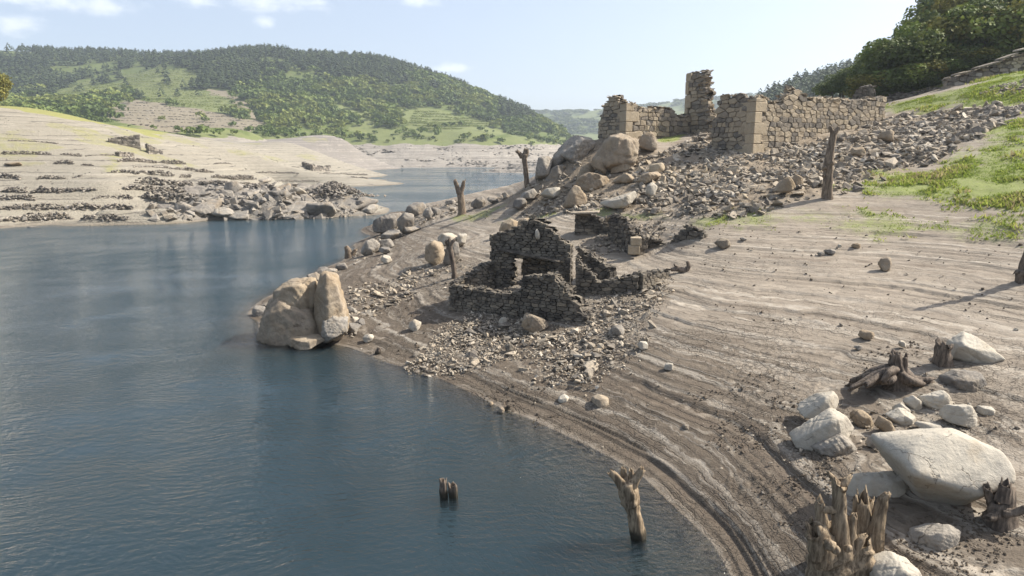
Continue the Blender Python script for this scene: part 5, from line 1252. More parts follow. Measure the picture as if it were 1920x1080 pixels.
for nm, pix, n, (a, b_), nb, (c_, d_), lb in AREAS:
    XY = in_area(pix, n, rg, 4.0 if nm in ('upper', 'patch', 'crest', 'gap') else 1.5)
    if nm in ('upper', 'crest', 'patch'): XY = clumpy(XY, 3.5, 71, -.08, rg)
    if nm in ('mudsprinkle', 'mudsprinkle2'): XY = clumpy(XY, 3.0, 75, .05, rg)
    sz = a + (b_ - a) * rg.uniform(0, 1, len(XY)) ** 3.2
    mound = .0
    if nm == 'gap': mound = .5
    Z = GZ(XY[:, 0], XY[:, 1]) + sz * .10 + (.28 * np.maximum(0, fbm(XY[:, 0] / 2.5, XY[:, 1] / 2.5, 2, 70)) if nm in ('upper', 'patch', 'right', 'lower') else 0)
    P = np.c_[XY, Z]
    vs = SLABS + CHUNKS if nm in ('right', 'front', 'crest', 'foot', 'upper', 'patch') else SLABS + CHUNKS[:4]
    o = link('rubble', scatter_mesh('rubble', P, sz, rg, .38, vs), SLATE); tag(o, None, None, None, 'stuff')
    if nb:
        XY = in_area(pix, nb, rg)
        for i in range(nb):
            s = c_ + (d_ - c_) * rg.uniform() ** 1.8
            sl = rg.uniform() < .6; me = (SLAB_ME if sl else CHUNK_ME)[int(rg.integers(12))]
            if not me.materials: me.materials.append(SLATE)
            ob = bpy.data.objects.new('rubble_stone', me); COL.objects.link(ob)
            ob.location = (XY[i, 0], XY[i, 1], gz(XY[i, 0], XY[i, 1]) + s * .14); ob.scale = (s, s, s * (1 if sl else .85))
            ob.rotation_euler = (rg.normal(0, .3), rg.normal(0, .3), rg.uniform(0, 6.28))
            tag(ob, lb, 'stone', 'rubble stones: ' + lb.split(' in ')[-1].split(' on ')[-1].split(' around ')[-1])

UP = AREAS[0][1]
XY = in_area(UP, 1500, rg, 3.0); XY = clumpy(XY, 3.0, 79, .0, rg); sz = .18 + .85 * rg.uniform(0, 1, len(XY)) ** 3
o = link('rubble', scatter_mesh('rubble', np.c_[XY, GZ(XY[:, 0], XY[:, 1]) + sz * .16], sz, rg, .4, CHUNKS), WARMST); o['kind'] = 'stuff'
XY = np.concatenate([in_area(UP, 7000, rg, 4.0), in_area(AREAS[5][1], 1500, rg, 2.0), in_area(AREAS[6][1], 1500, rg, 2.0), in_area(AREAS[2][1], 1800, rg, 3.0)]); sz = rg.uniform(.05, .15, len(XY))
o = link('gravel', scatter_mesh('gravel', np.c_[XY, near_h(XY[:, 0], XY[:, 1]) + sz * .25], sz, rg, .5, CHUNKS), SLATE); o['kind'] = 'stuff'
# ------------------------------------------------------------------ left bank: terrace walls, ruins and the rocky tip
class LeftCache:
    def __init__(self):
        self.Y = np.exp(np.linspace(math.log(100), math.log(630), 1800))
    def __call__(self, u, v):
        kx, kz = kx_kz(u, v); d = CAM_H + kz * self.Y - left_h(kx * self.Y, self.Y)[0]
        i = int(np.argmax(d < 0)); i = i if d[i] < 0 else int(np.argmin(np.abs(d))); y = self.Y[i]
        return np.array((kx * y, y, CAM_H + kz * y))
LG = LeftCache()
lst = [(14,264,108,270,5),(0,289,95,290,6),(115,290,152,294,6),(160,293,217,292,4),(102,307,138,308,7),(152,310,172,311,5),(220,304,292,306,8),(297,305,347,308,6),(252,314,400,323,6),(0,333,37,336,8),(72,335,122,336,7),(138,334,260,326,9),(260,323,325,331,8),(337,333,357,333,6),(397,333,480,336,7),(0,360,50,362,9),(60,362,181,357,11),(255,343,360,346,11),(232,353,347,360,12),(0,374,65,376,10),(177,372,247,373,8),(0,392,120,393,11),(125,392,250,391,12),(0,414,135,410,12),(155,411,178,412,8),(185,412,240,411,10),(265,370,370,373,12),(322,298,415,299,3),(400,308,435,308,3),(400,316,462,317,3),(200,262,0,0,0),(440,300,520,302,3),(470,312,560,314,3),(480,324,560,325,3),(600,326,690,328,3),(575,334,690,335,4),(520,340,600,341,3),(430,345,500,346,4),(370,345,430,348,8),(450,352,520,355,8),(350,388,460,384,8)]
rg = np.random.default_rng(17); k = 0
ORD = ['first', 'second', 'third', 'fourth', 'fifth', 'sixth', 'seventh', 'eighth', 'ninth', 'tenth', 'eleventh', 'twelfth', 'thirteenth', 'fourteenth', 'fifteenth', 'sixteenth', 'seventeenth', 'eighteenth', 'nineteenth', 'twentieth']
def zone(u0, u1): return 'at far left' if u1 < 130 else ('left of the grassy gully' if u1 < 215 else ('beside the grassy gully' if u0 < 260 else ('above the rocky tip' if u1 < 420 else 'on the distant spit')))
lst = [a for a in lst if a[4]]; lst.sort(key=lambda a: -(a[1] + a[3])); zc = {}
for (u0, v0, u1, v1, hp) in lst:
    if not hp: continue
    A = LG(u0, v0); B = LG(u1, v1); m_px = (A[1] + B[1]) / 2 / FPX
    Lm = float(np.linalg.norm((B - A)[:2])); Hm = max(hp * m_px, .35); n = int(min(40 + Lm / (Hm * .42) * 8, 620))
    t = rg.uniform(0, 1, n); env = .55 + .45 * sstep(-.25, .15, fbm(t * Lm / 6, t * 0 + u0, 2, k)); hh = rg.uniform(-.2, 1, n) * Hm * env * np.minimum(1, 6 * np.minimum(t, 1 - t) + .3)
    X = A[0] + t * (B[0] - A[0]) + rg.normal(0, .12 * Hm, n); Y = A[1] + t * (B[1] - A[1]) + rg.normal(0, .25 * Hm, n) + (hh / Hm) * .5
    Z = A[2] + t * (B[2] - A[2]) + hh
    me = scatter_mesh('terrace_wall', np.c_[X, Y, Z] - A, rg.uniform(.45, 1.0, n) * Hm * .70, rg, .16)
    zn = zone(u0, u1); c_ = zc[zn] = zc.get(zn, -1) + 1
    link('terrace_wall', me, BANKST, None, f'dark stone terrace wall on the pale bank {zn}, {ORD[c_]} up from the water', 'terrace wall', 'terrace walls across the pale bank', None, tuple(A)); k += 1
# standing walls on the bank
def bank_wall(name, label, A, B, hA, hB, th, seed, cat='ruined wall', sw=1.0, sh=.5, root=None, mat=BANKST):
    root = root or empty(name, tuple(A), label, cat)
    Wall(root, A, B, th, [(0, A[2] + hA), (1, B[2] + hB)], sw, sh, mat, seed, .8, front_parts=0, gap=.03); return root
A = LG(203, 266); B = LG(264, 279); bank_wall('ruined_wall', 'dark tapering ruined wall standing high on the pale bank', A, B, .8, 3.6, 1.2, 61)
A = LG(276, 286); B = LG(303, 288); bank_wall('ruined_wall', 'small dark wall stub right of the tapering wall on the bank', A, B, 2.2, .5, 1.2, 62)
A = LG(220, 293); B = LG(248, 294); bank_wall('ruined_wall', 'low grey wall block under the tapering wall on the bank', A, B, 1.0, .8, 1.2, 63)
A = LG(568, 312); B = LG(584, 320); Cc = LG(608, 321); Dd = LG(618, 318)
r_ = bank_wall('ruined_hut', 'tiny roofless dark hut alone on the distant spit', A, B, 2.2, 2.6, 1.5, 64, 'ruined hut', 1.6, .8)
bank_wall('', '', B, Cc, 2.6, 1.9, 1.5, 65, root=r_, sw=1.6, sh=.8); bank_wall('', '', Cc, Dd, 2.2, 2.0, 1.5, 66, root=r_, sw=1.6, sh=.8)
# dark gravel mound
A = LG(612, 368)
XY = np.c_[rg.normal(0, 3.6, 700), rg.normal(0, 2.2, 700)]; rr_ = np.hypot(XY[:, 0] / 7.5, XY[:, 1] / 5); Zm = np.maximum(0, 3.0 * (1 - rr_)) + .2
o = link('gravel_heap', scatter_mesh('gravel_heap', np.c_[XY + A[:2] + np.array((1.0, 1.5)), A[2] - .2 + Zm], rg.uniform(.3, 1.0, 700), rg, .4), BANKST); tag(o, 'dark heap of small slate at the end of the rocky tip', 'stone heap', None, 'stuff')
# ledge rocks along the rocky tip
def bank_rock(u, v, w, h, label, seed, mat=GREYST, group=None):
    r = np.random.default_rng(seed); a0 = r.uniform(0, 1); P0 = LG(u, v + h * .42)
    ol = [(u + .64 * w * math.cos(t + a0) * r.uniform(.8, 1.1), v + .12 * h - .42 * h * math.sin(t + a0) * r.uniform(.8, 1.1)) for t in np.sort(r.uniform(0, 2 * math.pi / 5, 5) * .7 + np.arange(5) * 2 * math.pi / 5)]
    boulder(ol, label, mat, 1.1, 40, .05, 4, seed, Yb=P0[1] - 1.5, name='ledge_rock', cat='rock', lean=.9, group=group, sink=h * .06 * P0[1] / FPX, facets=14)
for i, (u, v, w, h, lb) in enumerate(((552,398,62,30,'wide pale ledge rock sloping into the water at the middle of the tip'),(590,392,70,34,'largest pale ledge rock with an overhanging dark left end'),(420,396,54,30,'grey slab at the left end of the rocky tip waterline'),(450,402,46,20,'low grey slab next to the left end slab'),(380,388,56,28,'flat pale slab above the waterline left of the tip'),(345,388,40,22,'small flat slab left of the flat pale one'),(500,398,50,26,'dark wedge rock between ledge rocks at the waterline'),(640,385,56,28,'pale fractured face near the end of the tip'),(672,380,26,24,'steep grey rib near the end of the tip'),(690,392,30,16,'low grey rock at the very end of the tip'),(495,337,24,12,'dark rounded rock alone on top of the bank'),(535,352,26,14,'tan block in the jumble on top of the tip'),(560,358,28,16,'white slab in the jumble on top of the tip'),(520,360,30,16,'grey slab in the jumble on top of the tip'),(470,360,34,16,'pale slab left of the jumble on the tip'),(440,350,28,18,'grey block left of the pale slab on the tip'),(585,352,22,20,'dark upright rock beside the gravel heap'),(620,392,40,16,'thin pale slab low on the tip'),(24,306,26,12,'dark rock outcrop with an orange face at far left of the bank'),(70,426,26,5,'dark plank like rock on the far left waterline'))):
    bank_rock(u, v, w, h, lb, 400 + i, PALEGR if 'white' in lb else (GRANITE if 'tan' in lb or 'orange' in lb else GREYST))
rg = np.random.default_rng(23)
P = []
for _ in range(900):
    u = rg.uniform(280, 715); v = rg.uniform(348, 412)
    if v < 372 and (u < 380 or u > 660): continue
    P.append(LG(u, v))
P = np.array(P); o = link('rubble', scatter_mesh('rubble', P, .3 + 2.6 * rg.uniform(0, 1, len(P)) ** 3.0, rg, .45), GREYST); o['kind'] = 'stuff'
P = []
for _ in range(1100):
    u = rg.uniform(-20, 560); v = rg.uniform(215 + .12 * max(u, 0), 425); P.append(LG(u, v))
P = np.array(P); kk = fbm(P[:, 0] / 14, P[:, 1] / 10, 3, 88) > -.05; P = P[kk]
o = link('rubble', scatter_mesh('rubble', P, .14 + .5 * rg.uniform(0, 1, len(P)) ** 3, rg, .4), BANKST); o['kind'] = 'stuff'
# shelving outcrops along the far drawdown band
P = []
for _ in range(1500):
    u = rg.uniform(600, 1060); v = rg.uniform(272, 312); P.append(hill_at(u, v))
P = np.array(P); kk = (P[:, 2] < 24) & (fbm(P[:, 0] / 30, P[:, 2] / 4, 3, 89) > -.02); P = P[kk]
R0 = rot_arrays(len(P), rg, .12); sz = np.c_[rg.uniform(2, 7, len(P)), rg.uniform(1.5, 3, len(P)), rg.uniform(.8, 2.2, len(P))]
V, F, T = join_copies(P, R0, sz, rg.integers(0, 12, len(P)), SLABS, rg.uniform(0, 1, len(P)))
o = link('shore_outcrops', mesh_np('shore_outcrops', V, F, False, {'tint': T}), BANKST); o['kind'] = 'stuff'
P = np.array([[HP[0] + 22 + 46 * r_ * math.cos(a), HP[1] + 34 + 30 * r_ * math.sin(a)] for r_, a in zip(rg.uniform(.3, 1, 240), rg.uniform(0, 6.28, 240))])
Zp = point_h(P[:, 0], P[:, 1])[0]; kk = Zp > -.2; P = np.c_[P, Zp][kk]
V, F, T = join_copies(P, rot_arrays(len(P), rg, .15), np.c_[rg.uniform(1.5, 4.5, len(P)), rg.uniform(1, 2.5, len(P)), rg.uniform(.6, 1.6, len(P))], rg.integers(0, 12, len(P)), SLABS, rg.uniform(0, 1, len(P)))
o = link('shore_outcrops', mesh_np('shore_outcrops', V, F, False, {'tint': T}), BANKST); o['kind'] = 'stuff'

# clods of turned mud and the odd twig on the lower slope
CLOD, t_, b_ = new_mat('mud_clod', .95); n_ = noise(t_, pos(t_), 8.0, 4); t_.links.new(mixc(t_, n_, (0.05, 0.04, 0.03), (0.16, 0.125, 0.09)), b_.inputs['Base Color'])
rg = np.random.default_rng(55); PP = []
for pix, n in (([(1290,740),(1420,700),(1540,760),(1560,860),(1420,880),(1300,820)],1500),([(1450,850),(1620,850),(1660,1000),(1560,1080),(1440,1000)],1300),([(1560,690),(1700,640),(1790,690),(1760,760),(1600,750)],700),([(880,740),(1000,730),(1100,790),(1000,800)],350),([(1680,970),(1925,960),(1925,1080),(1700,1080)],900),([(1250,430),(1925,440),(1925,640),(1300,600)],700),([(640,600),(780,560),(860,620),(760,670)],300)):
    XY = in_area(pix, n, rg, 1.0); XY = clumpy(XY, 1.1, 72, .06, rg); PP.append(XY)
PP = np.concatenate(PP); sz = .03 + .13 * rg.uniform(0, 1, len(PP)) ** 2.4 * np.clip(PP[:, 1] / 28, .6, 1.4)
o = link('mud_clods', scatter_mesh('mud_clods', np.c_[PP, near_h(PP[:, 0], PP[:, 1]) + sz * .1], sz, rg, .5, CHUNKS), CLOD); o['kind'] = 'stuff'
# ------------------------------------------------------------------ trees, vines and grass
def leaf_cloud(n, blobs, size, rng, tint=(0, 1), droop=0.0, shell=.55):
    """leaf sprays spread through a crown made of several lobes"""
    B = np.array(blobs, float); w = (B[:, 3] ** 2); k = rng.choice(len(B), n, p=w / w.sum())
    D = rng.normal(0, 1, (n, 3)); D /= np.linalg.norm(D, axis=1, keepdims=True)
    r = shell + (1 - shell) * rng.uniform(0, 1, n) ** .6; r *= 1 + .22 * fbm(D[:, 0] * 3 + k, D[:, 1] * 3 + D[:, 2] * 2, 2, 3)
    C = B[k, :3] + D * (B[k, 3] * r)[:, None] * np.array((1, 1, .82))
    Nn = D * .7 + rng.normal(0, .55, (n, 3)) + np.array((0, 0, .35)); Nn /= np.linalg.norm(Nn, axis=1, keepdims=True)
    U = np.cross(Nn, rng.normal(0, 1, (n, 3))); U /= np.linalg.norm(U, axis=1, keepdims=True); Wv = np.cross(Nn, U)
    s = size * rng.uniform(.6, 1.35, n)[:, None]; b = s * rng.uniform(.5, .9, (n, 1))
    V = np.stack([C - U * s, C - Wv * b + Nn * s * .12, C + U * s, C + Wv * b + Nn * s * .12], 1)
    V[:, :, 2] -= droop * s * .3
    bl = rng.uniform(0, 1, len(B))
    t = tint[0] + (tint[1] - tint[0]) * np.clip(.5 * bl[k] + .5 * rng.uniform(0, 1, n), 0, .999)
    return V.reshape(-1, 3), np.arange(4 * n).reshape(n, 4), np.repeat(t, 4)
def crown_blobs(rng, h, r, n):
    out = [(0, 0, h * .62, r * .72)]
    for i in range(n):
        a = rng.uniform(0, 6.28); q = rng.uniform(.35, .8) * r; out.append((q * math.cos(a), q * math.sin(a), h * rng.uniform(.32, .88), r * rng.uniform(.32, .55)))
    return out
def tree_meshes(seed, h, r, n, size, nb=11):
    rng = np.random.default_rng(seed); bl = crown_blobs(rng, h, r, nb)
    V, F, T = leaf_cloud(n, bl, size, rng, (.0, .999)); cm = mesh_np('crown', V, F, False, {'tint': T})
    tv, tf = [], []; off = 0
    V, Fl = tube([(0, 0, -.6), (.05, 0, h * .3), (0, .1, h * .62)], [r * .085, r * .06, r * .03], 8, 0, seed, .08, sub=3); tv.append(V); tf += [f + off for f in Fl]; off += len(V)
    for b_ in bl[1:7]:
        V, Fl = tube([(0, 0, h * .28), (b_[0] * .5, b_[1] * .5, (h * .3 + b_[2]) / 2), (b_[0], b_[1], b_[2])], [r * .045, r * .03, r * .012], 6, 0, seed + 3, .08, sub=2); tv.append(V); tf += [f + off for f in Fl]; off += len(V)
    q = np.concatenate([f for f in tf if f.shape[1] == 4]); t3 = np.concatenate([f for f in tf if f.shape[1] == 3])
    return cm, mesh_np('trunk', np.concatenate(tv), [q, t3], True)
TREES = [tree_meshes(s, 10, 4.6, 4400, .29, 16) for s in range(4)]
def place_tree(x, y, z, h, w, kind, mat, label, group, rng, name='broadleaf_tree', cat='tree'):
    cm, tm = TREES[kind]
    root = empty(name, (x, y, z), label, cat, group); root.rotation_euler = (0, 0, rng.uniform(0, 6.28)); root.scale = (w / 9.2, w / 9.2, h / 10.0)
    for nm, me, m in (('crown', cm, mat), ('trunk', tm, BARK)):
        o = bpy.data.objects.new(nm, me); COL.objects.link(o); o.parent = root
        if not me.materials: me.materials.append(m)
        if me.materials[0] is not m: o.material_slots[0].link = 'OBJECT'; o.material_slots[0].material = m
    return root
rg = np.random.default_rng(31); taken = []
spots = []
for (u, v, h, w) in ((1672,182,8,9),(1700,178,9,10),(1735,168,10,10),(1768,158,10,10),(1800,142,10,11),(1838,124,10,11),(1875,110,10,10),(1910,98,9,10),(1950,84,10,10)):
    p = at_y(u, v, 103 + rg.uniform(-2, 3)); spots.append((p[0], p[1], h, w, 0))
for row, (d0, hh) in enumerate(((111, 12), (119, 15), (128, 17), (138, 18), (149, 19))):
    for x in np.arange(62, 142, 6.6):
        xx = x + rg.uniform(-2, 2); yy = d0 + rg.uniform(-3, 3) 
        u = 960 + FPX * xx / (yy * math.cos(PITCH))
        if u < 1675 + 4 * row or u > 2080: continue
        spots.append((xx, yy, hh * rg.uniform(.8, 1.12) * float(np.interp(u, (1675, 1720, 1790), (.62, .85, 1.0))), rg.uniform(9, 12.5), row + 1))
for (u, v, Y, h, w) in ((1560,186,150,4,6),(1580,184,145,4.5,6),(1600,183,140,5,7),(1622,180,135,6,7),(1645,178,128,7,8),(1575,180,165,5,7),(1610,172,160,6,8),(1640,160,155,8,8),(1660,150,150,9,9),(1545,186,170,3.5,6)):
    p = at_y(u, v, Y); spots.append((p[0], p[1], h, w, 9, p[2]))
spots.sort(key=lambda s: (s[4], s[0] / s[1])); cnt = {}
ROWN = ['in the lowest row above the terrace wall', 'in the second row up the right slope', 'in the third row up the right slope', 'in the fourth row up the right slope', 'in the fifth row up the right slope', 'in the topmost row on the right slope']
for i, s in enumerate(spots):
    x, y, h, w = s[:4]; row = s[4]; z = s[5] if len(s) > 5 else float(near_h(np.array([x]), np.array([y]), False)[0])
    q = rg.uniform(); u = 960 + FPX * x / (y * math.cos(PITCH))
    m, lb, gr = (LEAF_D, 'dark green broadleaf tree on the slope above the terrace wall', 'dark trees on the right hand slope') if q < .40 else ((LEAF_G, 'bright green broadleaf tree on the slope above the terrace wall', 'bright green trees on the right hand slope') if q < .75 or u < 1700 else (LEAF_Y, 'yellowing broadleaf tree on the slope above the terrace wall', 'yellowing trees on the right hand slope'))
    if u < 1668: lb = 'bushy green tree behind the right end of the upper ruin'; gr = 'bushy trees behind the upper ruin'; m = LEAF_D if q < .5 else LEAF_G
    c_ = cnt[row] = cnt.get(row, -1) + 1
    lb = lb.split(' tree')[0] + (f' tree, {ORD[c_]} from the left of those behind the upper ruin' if row == 9 else f' tree, {ORD[c_]} from the left {ROWN[row]}')
    place_tree(x, y, z, h, w, i % 4, m, lb, gr, rg)
for k_, (u, v) in enumerate(((1668,186),(1690,183),(1708,180),(1728,176),(1748,170),(1766,166),(1786,156),(1808,148),(1830,138),(1852,128),(1874,120),(1896,112),(1918,104),(1940,98),(1650,184),(1634,182))):
    p = at_y(u, v, 99 + rg.uniform(0, 2.5)); z = gz(p[0], p[1])
    place_tree(p[0], p[1], z - .3, rg.uniform(3.5, 5.5), rg.uniform(6.5, 8.5), k_ % 4, (LEAF_D, LEAF_G, LEAF_D, LEAF_Y)[k_ % 4], f'bush in the hedge line above the terrace wall, {ORD[k_] if k_ < 14 else "last but " + str(16 - k_)} from the left' if k_ < 14 else f'low bush just left of the hedge line, {"nearer it" if k_ == 14 else "farther from it"}', 'bushes at the foot of the right hand trees', rg, 'bush', 'bush')
p = LG(4, 202); place_tree(p[0] - 5.0, p[1] + 3, p[2] - .6, 11.5, 9.5, 1, LEAF_Y, 'yellowing tree cut by the left edge on top of the pale bank', None, rg)

# far woods: low detail crowns
def far_crown(seed, pine, n=30):
    rng = np.random.default_rng(seed)
    if pine:
        t = rng.uniform(0, 1, n) ** .8; a = rng.uniform(0, 6.28, n); rad = (1 - t) * .42 + .08
        C = np.c_[rad * np.cos(a), rad * np.sin(a), .22 + t * .78]
        U = np.c_[np.cos(a), np.sin(a), np.full(n, -.45)]; U /= np.linalg.norm(U, axis=1, keepdims=True); Wv = np.c_[-np.sin(a), np.cos(a), np.zeros(n)]
        s = (.10 + .2 * (1 - t))[:, None]
        V = np.stack([C - U * s, C - Wv * s * .8, C + U * s, C + Wv * s * .8], 1)
        return V.reshape(-1, 3), np.arange(4 * n).reshape(n, 4)
    bl = [(0, 0, .55, .36)] + [(.26 * math.cos(a), .26 * math.sin(a), rng.uniform(.35, .75), rng.uniform(.18, .27)) for a in rng.uniform(0, 6.28, 4)]
    V, F, _ = leaf_cloud(n, bl, .17, rng, shell=.7); return V, F
FARB = [far_crown(s, False, 38) for s in range(5)]; FARP = [far_crown(s + 20, True, 30) for s in range(4)]
def forest(name, P, H_, W_, variants, mat, tint, rng):
    n = len(P); a = rng.uniform(0, 6.28, n); R = np.zeros((n, 3, 3)); R[:, 0, 0] = np.cos(a); R[:, 0, 1] = -np.sin(a); R[:, 1, 0] = np.sin(a); R[:, 1, 1] = np.cos(a); R[:, 2, 2] = 1
    V, F, T = join_copies(P, R, np.c_[W_, W_, H_], rng.integers(0, len(variants), n), variants, tint)
    Tn = np.clip(T + rng.uniform(-.18, .18, len(T)), 0, .999)
    return mesh_np(name, V, F, False, {'tint': Tn})
rg = np.random.default_rng(41)
n = 30000
X = rg.uniform(-900, 240, n); Y = rg.uniform(560, 1420, n); k = np.abs(X / Y) < .86; X = X[k]; Y = Y[k]
Z = HILL(X, Y); Zh = hill_h(X, Y)[0]
ok = Z > 23.5
ok &= X / Y < .19 + 0 * X
clear = np.zeros(len(X), bool)
for pl in (VINE_A, VINE_A2, VINE_B, VINE_L, DRY_A, DRY_B): clear |= poly_dist(pl, X, Y) + 14 * fbm(X / 18, Y / 18, 3, 33) > -2
mead = np.zeros(len(X), bool)
for pl in (MEADOW_A, MEADOW_B): mead |= poly_dist(pl, X, Y) + 26 * fbm(X / 18, Y / 18, 3, 33) > 0
r = rg.uniform(0, 1, len(X))
ok &= ~(clear & (r > .012)) & ~(mead & (r > .06))
scr = fbm(X / 60, Y / 60, 3, 57)
heath = (Z > 110) & (X < -260)                    # open heath below the left skyline
ok &= ~(heath & (r > .38 + .9 * scr))
ok &= ~((Z < 38) & (r > .45 + scr))
ok &= r < .94
X, Y, Zh, Z, scr = X[ok], Y[ok], Zh[ok], Z[ok], scr[ok]
# keep about one tree to each plot
cell = np.floor(X / 5.6).astype(int) * 100000 + np.floor(Y / 6.4).astype(int); _, ui = np.unique(cell, return_index=True)
X, Y, Zh, Z, scr = X[ui], Y[ui], Zh[ui], Z[ui], scr[ui]
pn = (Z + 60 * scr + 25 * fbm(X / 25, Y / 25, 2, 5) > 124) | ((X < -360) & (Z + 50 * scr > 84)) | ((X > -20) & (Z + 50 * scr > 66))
Pt = np.c_[X, Y, Zh - .6]
ht = np.where(pn, rg.uniform(9, 15, len(X)), rg.uniform(5, 12.5, len(X))); ht = np.where(Z < 40, ht * .62, ht); wd = np.where(pn, ht * .78, ht * 1.2)
d = fbm(X / 30, Y / 30, 3, 61); tb = np.clip(.5 + 1.5 * d + rg.normal(0, .25, len(X)), 0, .999)
# the trees one can pick out singly: lone ones on cleared ground and along the skyline
lone = np.zeros(len(X), bool)
for pl in (VINE_A, VINE_A2, VINE_B, VINE_L, DRY_A, DRY_B, MEADOW_A, MEADOW_B): lone |= poly_dist(pl, X, Y) > -6
ridge = Z > np.array([HILL(np.array([x]), np.array([y + 60]))[0] for x, y in zip(X, Y)]) - 2 if False else (HILL(X, Y + 45) < Z + 4) & (Z > 40)
far_ix = np.where(lone | ridge)[0]; rg.shuffle(far_ix)
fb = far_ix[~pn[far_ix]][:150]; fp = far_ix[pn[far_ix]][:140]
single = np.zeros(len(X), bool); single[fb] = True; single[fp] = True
FB_ME = [mesh_np('crown', V, F, False, {'tint': np.clip(np.full(len(V), .35) + np.repeat(rg.uniform(-.3, .4, len(F)), 4)[:len(V)], 0, .999)}) for V, F in FARB]
FP_ME = [mesh_np('crown', V, F, False, {'tint': np.clip(np.full(len(V), .4) + np.repeat(rg.uniform(-.3, .3, len(F)), 4)[:len(V)], 0, .999)}) for V, F in FARP]
V, Fl = tube([(0, 0, -.1), (0, 0, .55)], [.03, .015], 5, 0, 1, .02, sub=1); FT_ME = mesh_np('trunk', V, Fl, True); FT_ME.materials.append(BARK)
for m in FB_ME: m.materials.append(LEAF_G)
for m in FP_ME: m.materials.append(LEAF_P)
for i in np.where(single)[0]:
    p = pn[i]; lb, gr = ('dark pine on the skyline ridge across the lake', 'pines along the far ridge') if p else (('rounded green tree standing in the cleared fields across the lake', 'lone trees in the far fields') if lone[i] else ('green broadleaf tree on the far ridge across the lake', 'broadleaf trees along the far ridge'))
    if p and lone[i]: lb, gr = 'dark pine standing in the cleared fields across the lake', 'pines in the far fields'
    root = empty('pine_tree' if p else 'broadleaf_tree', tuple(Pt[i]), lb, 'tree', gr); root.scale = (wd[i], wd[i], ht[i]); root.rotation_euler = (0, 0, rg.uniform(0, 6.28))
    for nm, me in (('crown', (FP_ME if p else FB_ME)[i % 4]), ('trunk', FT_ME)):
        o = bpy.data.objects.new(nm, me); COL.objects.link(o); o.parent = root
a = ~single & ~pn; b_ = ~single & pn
print('far trees', len(X), a.sum(), b_.sum())
o = link('broadleaf_wood', forest('broadleaf_wood', Pt[a], ht[a], wd[a], FARB, LEAF_G, tb[a], rg), LEAF_G); o['kind'] = 'stuff'
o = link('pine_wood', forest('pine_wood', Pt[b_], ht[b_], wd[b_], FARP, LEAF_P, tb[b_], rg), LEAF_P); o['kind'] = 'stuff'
# conifer hill and the far ridge
n = 5200; X = rg.uniform(190, 620, n); Y = rg.uniform(400, 800, n); k = (X / Y < .82) & (X / Y > .33); X, Y = X[k], Y[k]
cell = np.floor(X / 7.0).astype(int) * 100000 + np.floor(Y / 7.5).astype(int); _, ui = np.unique(cell, return_index=True); X, Y = X[ui], Y[ui]
Z = r1_h(X, Y)[0]; hh = rg.uniform(8, 15, len(X))
low = Z + 20 * fbm(X / 40, Y / 40, 2, 3) < 44
o = link('conifer_wood', forest('conifer_wood', np.c_[X, Y, Z - .5][~low], hh[~low], hh[~low] * .66, FARP, LEAF_P, rg.uniform(.2, .9, (~low).sum()), rg), LEAF_P); o['kind'] = 'stuff'
o = link('scrub_wood', forest('scrub_wood', np.c_[X, Y, Z - .5][low], hh[low] * .6, hh[low] * .8, FARB, LEAF_G, rg.uniform(.0, .8, low.sum()), rg), LEAF_G); o['kind'] = 'stuff'
n = 2600; X = rg.uniform(-60, 1500, n); Y = rg.uniform(1850, 2750, n); Z = r2_h(X, Y)[0]; k = fbm(X / 120, Y / 120, 4, 38) < .12; X, Y, Z = X[k], Y[k], Z[k]
s = rg.uniform(12, 22, len(X)); o = link('distant_wood', forest('distant_wood', np.c_[X, Y, Z - 2], s * .8, s * 1.5, FARB, LEAF_D, rg.uniform(0, .8, len(X)), rg), LEAF_D); o['kind'] = 'stuff'
# vine rows and dry terraces
def rows(polys, nn, step, frac, hgt, name, mat, tint):
    XX, YY = [], []
    for pl in polys:
        P_ = np.array(pl); x = rg.uniform(P_[:, 0].min(), P_[:, 0].max(), nn); y = rg.uniform(P_[:, 1].min(), P_[:, 1].max(), nn)
        z = HILL(x, y); k = (poly_dist(pl, x, y) > 1) & (np.mod(z / step, 1.0) < frac); XX.append(x[k]); YY.append(y[k])
    X, Y = np.concatenate(XX), np.concatenate(YY); Z = hill_h(X, Y)[0]; s = rg.uniform(.8, 1.25, len(X)) * hgt
    o = link(name, forest(name, np.c_[X, Y, Z - .3], s, s * 1.3, [far_crown(90, False, 7), far_crown(91, False, 7)], mat, np.clip(rg.normal(tint, .15, len(X)), 0, .999), rg), mat); o['kind'] = 'stuff'; print(name, len(X))
rows((VINE_A, VINE_A2, VINE_B, VINE_L), 9000, 3.6, .34, 2.1, 'vine_rows', LEAF_G, .8)
XX = []
P_ = np.array(DRY_A); x = rg.uniform(P_[:, 0].min(), P_[:, 0].max(), 9000); y = rg.uniform(P_[:, 1].min(), P_[:, 1].max(), 9000); z = HILL(x, y); k = (poly_dist(DRY_A, x, y) > 0) & (np.mod(z / 3.4, 1.0) < .22); x, y = x[k], y[k]
P = np.c_[x, y, hill_h(x, y)[0] + .3]; V, F, T = join_copies(P, rot_arrays(len(P), rg, .1), np.c_[rg.uniform(2, 4, len(P)), rg.uniform(1, 2, len(P)), rg.uniform(1.0, 2.0, len(P))], rg.integers(0, 12, len(P)), SLABS, rg.uniform(.6, .999, len(P)))
o = link('terrace_stones', mesh_np('terrace_stones', V, F, False, {'tint': T}), BANKST); o['kind'] = 'stuff'
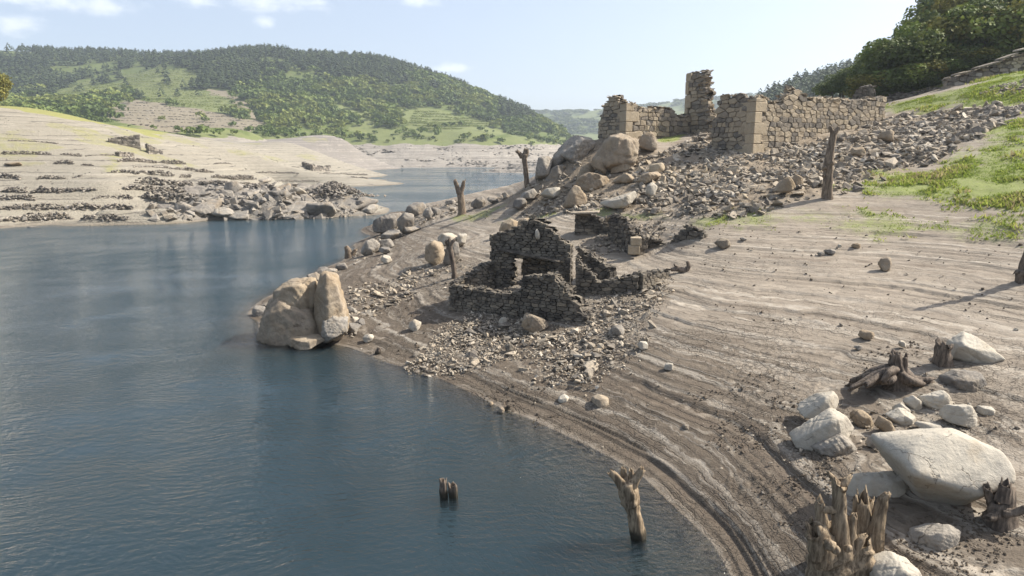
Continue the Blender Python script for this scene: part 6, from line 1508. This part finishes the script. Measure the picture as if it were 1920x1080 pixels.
# shrubs near the far water line and the stone hut in the vineyard
def shrub(u, v, s, label, group, Yf=hill_at, name='shrub', mat=LEAF_G):
    p = Yf(u, v); sc = s * p[1] / FPX
    root = empty(name, tuple(p), label, 'shrub', group); root.scale = (sc, sc, sc * .8); root.rotation_euler = (0, 0, rg.uniform(0, 6.28))
    o = bpy.data.objects.new('foliage', FB_ME[int(rg.integers(5))]); COL.objects.link(o); o.parent = root
for k_, (u, v, s) in enumerate(sorted(((335,246,22),(352,250,26),(376,252,34),(408,250,22),(288,240,16),(468,244,20),(440,248,16),(555,250,24),(600,254,26),(640,252,24),(520,252,22),(680,258,20),(820,240,18),(792,248,22),(820,252,26),(700,262,16),(870,258,20),(910,260,20),(940,264,18)))):
    shrub(u, v + 6, s, f'rounded shrub at the foot of the far hillside, {ORD[k_]} from the left', 'shrubs along the far shore')

# grass and weeds on the near slope
def blades(name, polys, n, h0, h1, lim, seed, mat=GRASSM, per=4):
    rng = np.random.default_rng(seed); XX = []
    for pl, m in polys:
        P_ = np.array(pl); x = rng.uniform(P_[:, 0].min() - 2, P_[:, 0].max() + 2, int(n * m)); y = rng.uniform(P_[:, 1].min() - 2, P_[:, 1].max() + 2, int(n * m))
        g, rr_ = cover(x, y, x * 0); k = (g * (1 - .6 * rr_) > rng.uniform(lim, 1.0, len(x))) & (rng.uniform(0, 1, len(x)) < sstep(-.38, .3, fbm(x / 1.6, y / 1.6, 3, 93)) * (.35 + .65 * g)); XX.append(np.c_[x[k], y[k]])
    XY = np.concatenate(XX); m = len(XY); Z = GZ(XY[:, 0], XY[:, 1]); pt = fbm(XY[:, 0] / 3, XY[:, 1] / 3, 3, 91)
    XY = np.repeat(XY, per, 0); Z = np.repeat(Z, per); pt = np.repeat(pt, per); N_ = len(XY)
    XY = XY + rng.normal(0, .10, XY.shape); a = rng.uniform(0, 6.28, N_); h = rng.uniform(h0, h1, N_) * np.clip(.75 + 1.4 * pt, .3, 1.7); w = h * rng.uniform(.22, .4, N_); ln = rng.normal(0, .45, (N_, 2)) * h[:, None]
    B = np.c_[XY, Z - .02]; U = np.c_[np.cos(a), np.sin(a), np.zeros(N_)] * w[:, None]
    V = np.stack([B - U, B + U, B + np.c_[ln, h]], 1).reshape(-1, 3)
    o = link(name, mesh_np(name, V, np.arange(3 * N_).reshape(N_, 3), False, {'tint': np.repeat(np.clip(.5 + .9 * pt + rng.normal(0, .22, N_), 0, .999), 3)}), mat); o['kind'] = 'stuff'; print(name, N_)
blades('grass', [(GRASS_A, 1), (GRASS_B, 1.2)], 46000, .09, .34, .18, 51)
blades('sparse_grass', [(GRASS_C, 1), (GRASS_D, .6), (GRASS_E, .03)], 42000, .05, .16, .08, 52, per=3)
# ------------------------------------------------------------------ the air in the valley
hm = bpy.data.materials.new('valley_air'); hm.use_nodes = True; t_ = hm.node_tree; t_.nodes.clear()
pv = N(t_, 'ShaderNodeVolumePrincipled', Density=0.00018, Anisotropy=0.25)
pv.inputs['Color'].default_value = (0.80, 0.90, 1.0, 1)
t_.links.new(pv.outputs[0], N(t_, 'ShaderNodeOutputMaterial').inputs['Volume'])
hz_o = plate('haze', -1950, 2950, -150, 3750, -33, 330, hm); hz_o['kind'] = 'stuff'
